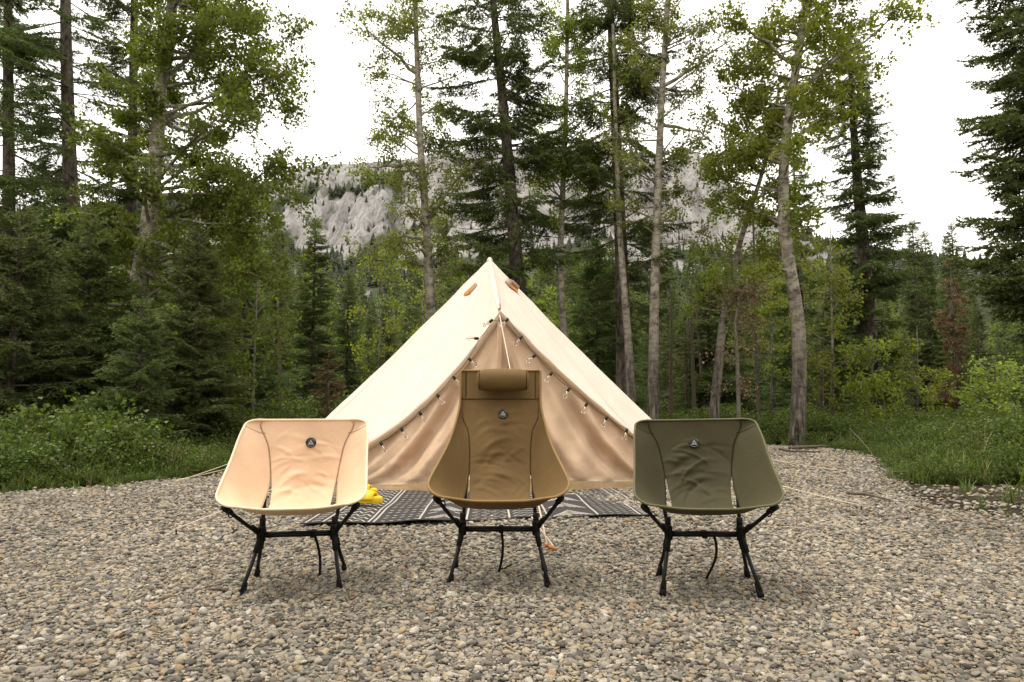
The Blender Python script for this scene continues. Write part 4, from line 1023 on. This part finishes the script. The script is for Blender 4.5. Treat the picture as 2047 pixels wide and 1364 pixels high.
# ---- yellow slide sandals
def sandal(u, v, rz, label, dz=0):
    g = np.array(G(u, v)); t = thing('sandal', label, 'sandal', (g[0], g[1], .05 + dz), rz, 'yellow sandals on the rug')
    n = 30; a = np.linspace(0, 2 * math.pi, n, endpoint=False)
    def outl(sx, sy): 
        x = .135 * np.cos(a) * sx; y = (.05 - .008 * np.cos(a + .6)) * np.sin(a) * sy; return np.stack([x, y], -1)
    rows_ = []
    for z, sx, sy in ((0, .0, .0), (0, .94, .9), (.006, 1, 1), (.02, .985, .97), (.024, 1.0, 1.0), (.04, .97, .95), (.045, .9, .86), (.04, .6, .6), (.036, 0, 0)):
        o2 = outl(sx, sy); rows_.append(np.concatenate([o2, np.full((n, 1), z)], 1) + np.outer(np.clip(-o2[:, 0] - .05, 0, 1) * .12, [0, 0, 1]) * (z > .03))
    MB().grid(np.array(rows_), True).build('sole', M['yellow'], t)
    st = []
    for x, hgt in ((-.012, .062), (.02, .066), (.055, .06), (.085, .05)):
        st.append([[x + .008 * math.cos(q), .053 * math.cos(q) * (1 - max(0, x - .03) * 2.2), .022 + hgt * math.sin(q) * .95] for q in np.linspace(0, math.pi, 15)])
    o = MB().grid(np.array(st)).build('strap', M['yellow'], t); md = o.modifiers.new('thick', 'SOLIDIFY'); md.thickness = .009
    return t
sandal(726, 1020, -.12, 'nearer of the yellow slide sandals beside the beige chair')
sandal(717, 1003, .12, 'farther of the yellow slide sandals, mostly behind the beige chair')

# ================================================================== CHAIRS
def chair(name, label, loc, rz, key, hi=False, roll=0.0, strap_dx=0.02, loop=-1):
    c = thing(name, label, 'chair', loc, rz, 'camping chairs in front of the tent'); c.rotation_euler = (0, roll, rz)
    fm, pmn, sm_ = M[key], M[key + '_p'], M['seam_' + key]
    if not hi:
        prof = [(0, .215, .655), (.12, .2, .57), (.3, .172, .45), (.48, .115, .345), (.62, .03, .292), (.75, -.06, .288), (.88, -.15, .308), (1, -.225, .336)]
        bnd = [(0, .205, .657), (.25, .11, .585), (.5, .0, .50), (.75, -.12, .42), (1, -.225, .348)]
        wid = [(0, .252), (.2, .262), (.5, .268), (.85, .275), (1, .273)]
        seam_u = [(0, .86), (.06, .76), (.14, .64), (.28, .55), (.42, .505), (.6, .49), (1, .48)]
        rt, rb = .05, .085; ctop, cbot = .07, .15; slot = (.37, .74, .011); bv = .145
    else:
        prof = [(0, .305, .88), (.1, .285, .80), (.2, .262, .72), (.35, .215, .585), (.5, .16, .45), (.62, .095, .345), (.72, .02, .3), (.82, -.07, .295), (.92, -.16, .318), (1, -.225, .35)]
        bnd = [(0, .3, .882), (.1, .278, .80), (.2, .25, .725), (.4, .15, .60), (.65, .0, .485), (.85, -.13, .415), (1, -.225, .362)]
        wid = [(0, .188), (.1, .187), (.2, .187), (.32, .2), (.5, .226), (.7, .262), (.85, .282), (1, .284)]
        seam_u = [(0, .94), (.2, .95), (.27, .9), (.33, .74), (.4, .66), (.5, .6), (.62, .55), (.75, .52), (1, .5)]
        rt, rb = .008, .1; ctop, cbot = .01, .15; slot = (.545, .82, .011); bv = .255
    nv = 121; vs = np.linspace(0, 1, nv)
    pc = crv(prof, vs); pb = crv(bnd, vs); wv = crv(wid, vs)[:, 0]; su = crv(seam_u, vs)[:, 0]
    # round the four corners of the outline
    wt = wv.copy()
    k = vs < ctop; wt[k] -= rt * (1 - np.sqrt(np.clip(1 - (1 - vs[k] / ctop) ** 2, 0, 1)))
    k = vs > 1 - cbot; wt[k] -= rb * (1 - np.sqrt(np.clip(1 - ((vs[k] - 1 + cbot) / cbot) ** 2, 0, 1)))
    def pt(i, u):
        t = abs(u); us = min(su[i], .93); s = .07 * (t / us) ** 2 if t < us else .07 + .93 * ((t - us) / (1 - us)) ** 1.3
        x = wt[i] * u; y = pc[i, 0] * (1 - s) + pb[i, 0] * s; z = pc[i, 1] * (1 - s) + pb[i, 1] * s
        return np.array([x, y, z])
    sd_ = {'beige': 1, 'brown': 5, 'green': 9}[key]
    rc = np.random.default_rng(sd_ + 40); creases = []
    z_lo, z_hi = (.30, .60) if not hi else (.32, .70)
    for _ in range(30 if not hi else 36):
        sx_ = rc.choice([-1, 1]); cx_ = sx_ * rc.uniform(0, .125); an = -sx_ * rc.uniform(-.15, .8) if rc.random() < .75 else rc.uniform(-.9, .9)
        creases.append((cx_, rc.uniform(z_lo, z_hi), math.cos(an), math.sin(an), rc.uniform(.035, .11), rc.uniform(.006, .013), rc.uniform(.002, .0062) * rc.choice([1, 1, -1])))
    def wrk(p, i, u):
        v = vs[i]; e = max(0, 1 - abs(u) / .62) ** .5 * min(1, v / .12) * (1 if v < .75 else .5)
        x_, z_ = p[0], p[2]
        d = .012 * nz(x_ * 4, z_ * 9 + abs(x_) * 6, sd_)
        for (cx_, cz_, ca_, sa_, l_, w_, h_) in creases:
            al = (x_ - cx_) * ca_ + (z_ - cz_) * sa_; di = (-(x_ - cx_) * sa_ + (z_ - cz_) * ca_ + .25 * al * al / l_) / w_
            if abs(al) < l_ and abs(di) < 3: d += h_ * (1 - (al / l_) ** 2) * math.exp(-di * di) * (1 - 1.1 * di)
        d *= .6 + .6 * min(1, max(0, (v - .08) * 4))
        e2 = .18 if abs(u) > .5 else 0
        return p + np.array([0, -.95, .2]) * d * max(e, e2)
    gap = np.where((vs > slot[0]) & (vs < slot[1]), np.clip((vs - slot[0]) / (slot[1] - slot[0]) * 1.6 + .15, 0, 1) * slot[2], 0.0004)
    gap[vs > slot[1] - .03] = np.clip((slot[1] - vs[vs > slot[1] - .03]) / .03, .03, 1) * slot[2]
    gap[vs > slot[1]] = .0004
    def sheet(ua, ub, n):
        return np.array([[wrk(pt(i, u), i, u) for u in np.linspace(ua[i], ub[i], n)] for i in range(nv)])
    g_u = gap / wt
    one = np.ones(nv)
    cen = sheet(-(su - g_u), su - g_u, 53); wl = sheet(-one, -(su + g_u), 15); wr = sheet(su + g_u, one, 15)
    for nm_, sh in (('back_panel', cen), ('side_wing', wl), ('side_wing', wr)):
        o = MB().grid(sh).build(nm_, fm, c); md = o.modifiers.new('thick', 'SOLIDIFY'); md.thickness = .0022; md.offset = 0
    # piping round the outline
    left = [pt(i, -1) for i in range(nv)]; right = [pt(i, 1) for i in range(nv)]
    topr = [wrk(pt(0, u), 0, u) for u in np.linspace(-1, 1, 30)][1:-1]; botr = [pt(nv - 1, u) for u in np.linspace(1, -1, 30)][1:-1]
    loop_ = left[::-1] + topr + right + botr + [left[-1]]
    MB().tube(np.array(loop_) + [0, -.002, 0], .0048 if not hi else .0052, 7, False).build('piping', pmn, c)
    # stitched seams
    for s in (-1, 1):
        q = [wrk(pt(i, s * su[i]), i, s * su[i]) + [0, -.0026, .0006] for i in range(2, nv) if vs[i] < slot[0] + .01 and not (hi and vs[i] < .26)]
        MB().tube(np.array(q), .0011, 4).build('seam', sm_, c)
        if not hi:
            i = int(.1 * (nv - 1)); q = [wrk(pt(int((.085 + .02 * (1 - abs(u))) * (nv - 1)), u), i, u) + [0, -.0026, 0] for u in np.linspace(s * .985, s * .68, 9)]
            MB().tube(np.array(q), .001, 4).build('seam', sm_, c)
    if hi:
        i = int(.17 * (nv - 1)); MB().tube(np.array([wrk(pt(i, u), i, u) + [0, -.003, 0] for u in np.linspace(-.98, .98, 20)]), .0022, 4).build('seam', sm_, c)
        for s in (-1, 1): MB().tube(np.array([pt(i, s * .87) + [0, -.003, 0] for i in range(1, int(.17 * nv))]), .002, 4).build('seam', sm_, c)
        # head pillow
        cp_ = np.array([.012, .258, .834]); xs_ = np.array([-.122, -.119, -.11, -.08, 0, .08, .11, .119, .122]); rr = np.array([.003, .028, .04, .0455, .047, .0455, .04, .028, .003])
        rows_ = [[[x, cp_[1] * 0 + r_ * math.cos(q) * (1 + .05 * nz(x * 30, q * 2)), r_ * 1.12 * math.sin(q) * (1 + .04 * nz(x * 25 + 5, q * 3))] for q in np.linspace(0, 2 * math.pi, 20, endpoint=False)] for x, r_ in zip(np.interp(np.linspace(0, 8, 33), np.arange(9), xs_), np.interp(np.linspace(0, 8, 33), np.arange(9), rr))]
        pil = MB().grid(np.array(rows_), True).build('head_pillow', fm, c); pil.location = cp_ + [0, -.03, 0]
        for s in (-1, 1): MB().tube([(s * .108, .0405 * math.cos(q), .0455 * math.sin(q)) for q in np.linspace(0, 2 * math.pi, 20)], .0018, 4, False).build('pillow_seam', sm_, pil)
    # badge
    i = int(bv * (nv - 1)); b = pt(i, .0 if not hi else .0); tan = pt(i + 3, 0) - pt(i - 3, 0); tan /= np.linalg.norm(tan); nrm = np.cross(tan, [1, 0, 0]); nrm = nrm if nrm[1] < 0 else -nrm
    X = np.array([1, 0, 0]); Y = -tan; b = b + nrm * .0085
    bx = {'beige': .018, 'brown': .012, 'green': -.006}[key]
    bd = tag(link('badge', None, c, b + X * bx)); rb_ = .0225
    MB().tube([nrm * -.004, nrm * .0, nrm * .001], [rb_, rb_, rb_ * .93], 28).build('disc', M['badge'], bd)
    em = MB()
    def ln(a, e, w_): 
        a = np.array(a, float); e = np.array(e, float); d = e - a; d /= np.linalg.norm(d); n_ = np.array([-d[1], d[0]]) * w_ / 2
        q = [a - n_, a + n_, e + n_, e - n_]; em.grid(np.array([[X * q[0][0] + Y * q[0][1], X * q[1][0] + Y * q[1][1]], [X * q[3][0] + Y * q[3][1], X * q[2][0] + Y * q[2][1]]]) + nrm * .0022)
    for k_ in (1, .55):
        tri = [np.array([math.cos(a), math.sin(a)]) * .0125 * k_ + [0, -.001] for a in (math.pi / 2, math.pi / 2 + 2.094, math.pi / 2 + 4.189)]
        for j in range(3): ln(tri[j], tri[(j + 1) % 3], .0013)
    for a0, a1 in ((.5, 1.3), (3.6, 5.8)):
        for a in np.arange(a0, a1, .2): ln(np.array([math.cos(a), math.sin(a)]) * .0165, np.array([math.cos(a), math.sin(a)]) * .0185, .0014)
    em.build('emblem', M['white'], bd, False)['kind'] = 'stuff'
    # frame
    hz_, hxx = .205, (.142 if not hi else .155); hy = .01
    for s in (-1, 1):
        hub = np.array([s * hxx, hy, hz_])
        h_ = tag(link('hub', None, c, hub))
        MB().tube([(0, 0, -.03), (0, 0, -.026), (0, 0, .026), (0, 0, .03)], [.013, .0165, .0165, .013], 10).build('hub_body', M['rubber'], h_)
        MB().box((0, -.004, 0), (.03, .045, .03)).build('hub_block', M['rubber'], h_, False)
        fc = pt(nv - 9, s * .93) + [0, .016, -.022]; tc = pt(6 if not hi else 3, s * .88) + [0, .02, 0]
        MB().tube([hub + [s * .006, -.01, .0], fc], .0078, 8).build('seat_pole', M['black'], c)
        MB().tube([hub + [s * .01, -.012, .012], hub + (fc - hub) * .28 + [0, 0, .0]], .0115, 8).build('pole_socket', M['rubber'], c)
        MB().tube([fc + (hub - fc) * .12, fc + (fc - hub) * .03], .0125, 8).build('pole_tip', M['rubber'], c)
        mid = hub + (tc - hub) * .5 + [-s * .02, .06, -.02]
        MB().tube([hub + [0, .012, .01], mid, tc], .0078, 8).build('back_pole', M['black'], c)
        MB().tube([hub + [0, .012, .005], hub + [0, .014, .06]], .0125, 8).build('pole_socket', M['rubber'], c)
        fx = .182 if not hi else .197
        for fy, nm_ in ((-.135, 'leg'), (.14, 'leg')):
            ft = np.array([s * fx, fy, .0]); tp = hub + [0, -.012 if fy < 0 else .016, -.005]
            lg = MB().tube([tp, tp + (ft - tp) * .5, ft + [0, 0, .02]], [.0082, .0078, .0074], 8).build(nm_, M['black'], c)
            d = (ft - tp) / np.linalg.norm(ft - tp)
            MB().tube([ft - d * .055, ft - d * .045, ft - d * .01, ft + d * .004], [.0085, .0105, .0135, .0125], 10).build('foot', M['rubber'], lg)
            MB().tube([tp, tp + d * .07], [.0125, .0115], 8).build('leg_socket', M['rubber'], lg)
    for yy, zz_ in ((-.016, .004), (.018, -.012)):
        MB().tube([(-hxx, hy + yy, hz_ + zz_), (hxx, hy + yy, hz_ + zz_)], .0072, 8).build('cross_bar', M['black'], c)
    MB().box((strap_dx, hy, hz_ - .004), (.02, .05, .026)).build('bar_clip', M['rubber'], c, False)
    # hanging strap end
    q = np.linspace(0, 1, 14); sx = strap_dx + (.012 * np.sin(q * 3) if key != 'green' else .035 + .022 * np.sin(q * 3.4 + .2))
    sx = sx + (.02 * q if key == 'beige' else -.02 * q if key == 'green' else -.012 * q); sy = hy + .03 + .02 * q; sz_ = hz_ - .01 - q * (hz_ - .022)
    st = np.stack([np.stack([sx - .0055, sy, sz_], -1), np.stack([sx + .0055, sy + .002, sz_], -1)], 1)
    o = MB().grid(st).build('strap', M['web'], c); md = o.modifiers.new('thick', 'SOLIDIFY'); md.thickness = .0018
    if hi:
        q = np.linspace(0, 1, 8); st = np.stack([np.stack([sx[-1] + .055 * q, sy[-1] + .0 * q - .005, .022 + .02 * q ** 2], -1), np.stack([sx[-1] + .055 * q, sy[-1] + .0 * q + .006, .024 + .022 * q ** 2], -1)], 1)
        o = MB().grid(st).build('strap_end', M['web'], c); md = o.modifiers.new('thick', 'SOLIDIFY'); md.thickness = .002
    # small ring under a front corner
    rp_ = pt(nv - 6, loop * .86) + [0, -.002, -.028]
    MB().tube([rp_ + np.array([.009 * math.cos(a), 0, .014 * math.sin(a)]) for a in np.linspace(0, 2 * math.pi, 12)], .0028, 5, False).build('hook_ring', M['rubber'], c)
    return c
def chair_loc(fl, fr, rz, depth=.0025 + .135):
    m = (np.array(G(*fl)) + np.array(G(*fr))) / 2
    return (m[0] - math.sin(rz) * depth, m[1] + math.cos(rz) * depth, -.002)
chair('camping_chair', 'low beige canvas camping chair at the left, with cream piping', chair_loc((485, 1195), (675, 1183), R(9)), R(9), 'beige', strap_dx=.06)
chair('camping_chair', 'low olive green camping chair at the right', chair_loc((1327, 1184), (1520, 1195), R(-9)), R(-9), 'green', roll=R(-1.2), strap_dx=.0, loop=1)
chair('high_back_chair', 'brown high-back camping chair with head pillow in the middle', chair_loc((898, 1174), (1095, 1174), 0), R(0), 'brown', hi=True, strap_dx=.008)

# ================================================================== SMALL THINGS ON THE GROUND
def stick(label, pts, r0, name='stick', mt='twig'):
    q = [np.array(G(u, v)) + [0, 0, h_] for u, v, h_ in pts]; b = q[0]
    t = np.linspace(0, 1, 9); tt = np.linspace(0, 1, len(q)); pp = np.stack([np.interp(t, tt, np.array(q)[:, k]) for k in range(3)], -1) - b
    pp[1:-1] += rng.normal(0, .008, (7, 3)) * [1, 1, .3]
    o = MB().tube(pp, np.linspace(r0, r0 * .5, 9), 6).build(name, M[mt]); o.location = b; tag(o, label, 'stick', 'sticks on the gravel'); return o
stick('dark straight stick lying on the gravel right of the olive chair', [(1694, 993, .03), (1740, 998, .03), (1778, 1007, .025)], .013)
stick('short dark stick at the right edge where the soil begins', [(1830, 1020, .03), (1862, 1026, .025)], .009)
stick('thin twig reaching from the undergrowth over the gravel', [(1700, 905, .35), (1742, 930, .15), (1788, 962, .03)], .006)
stick('small broken branch on the gravel left of the undergrowth at right', [(1782, 950, .03), (1806, 952, .04), (1836, 948, .06)], .011)
stick('brown twig half sunk in the gravel beside the front foot of the beige chair', [(388, 1188, .012), (430, 1186, .016), (478, 1190, .012)], .008)
stick('bent root-like stick near the foot of the winding poplar', [(1560, 905, .05), (1590, 912, .06), (1640, 908, .03)], .02)
stick('thick root-like stick at the foot of the winding poplar', [(1578, 900, .03), (1618, 903, .07), (1660, 897, .03)], .03)
# pale stone heap behind the winding poplar
BS = [stone(20 + i, 2, .65, .45, M['stone']) for i in range(4)]
heap = []
for i in range(46):
    u_ = rng.uniform(1535, 1700); Y_ = rng.uniform(13.0, 14.6); p = P(u_, 800, Y_); h_ = max(0, .26 * (1 - abs(u_ - 1580) / 130) - .02)
    heap.append((p.x, Y_, .03 + h_ * rng.random()))
hs = thing('stone_heap', 'heap of pale stones on the ground behind the winding poplar', 'stones', tuple(np.mean(heap, 0) * [1, 1, 0]))
hb = np.mean(heap, 0) * [1, 1, 0]
for p in heap: link('stone', BS[rng.integers(0, 4)], hs, np.array(p) - hb, rng.uniform(0, 6, 3), (rng.uniform(.06, .15),) * 3)

# fallen leaves and needles blown over the pad
def litter(seed):
    r = np.random.default_rng(seed); q = leaf_quads(r, np.zeros((1, 3)), 1.0, 0); q = q[0]; q = q - q.mean(0); q[:, 2] *= .25
    return nmesh('fallen_leaf', q, np.arange(4).reshape(1, 4), M['litter'], False, {'tint': np.full(4, r.random())})
M['litter'] = m_leaf('fallen_leaf_brown', (.06, .035, .018), (.12, .075, .035), (.2, .14, .06), (1, .8, .5), .15)
LT = [litter(i) for i in range(6)]
x, y = cover(2600, 1.6, 11); d = edge_dist(x, y); k = (d < .1) & (rng.random(len(x)) < np.clip(.3 + (d + 1.2) * .6, .22, 1)); x, y = x[k], y[k]; n = len(x)
tag(scatter('leaf_litter', np.stack([x, y, gravel_h(x, y) + .02], -1), rng.normal(0, .35, (n, 3)) + np.stack([np.zeros(n), np.zeros(n), rng.uniform(0, 6, n)], -1), np.repeat(rng.uniform(.012, .035, n)[:, None], 3, 1), rng.integers(0, 6, n), LT), 'small brown fallen leaves strewn over the gravel', 'leaves')
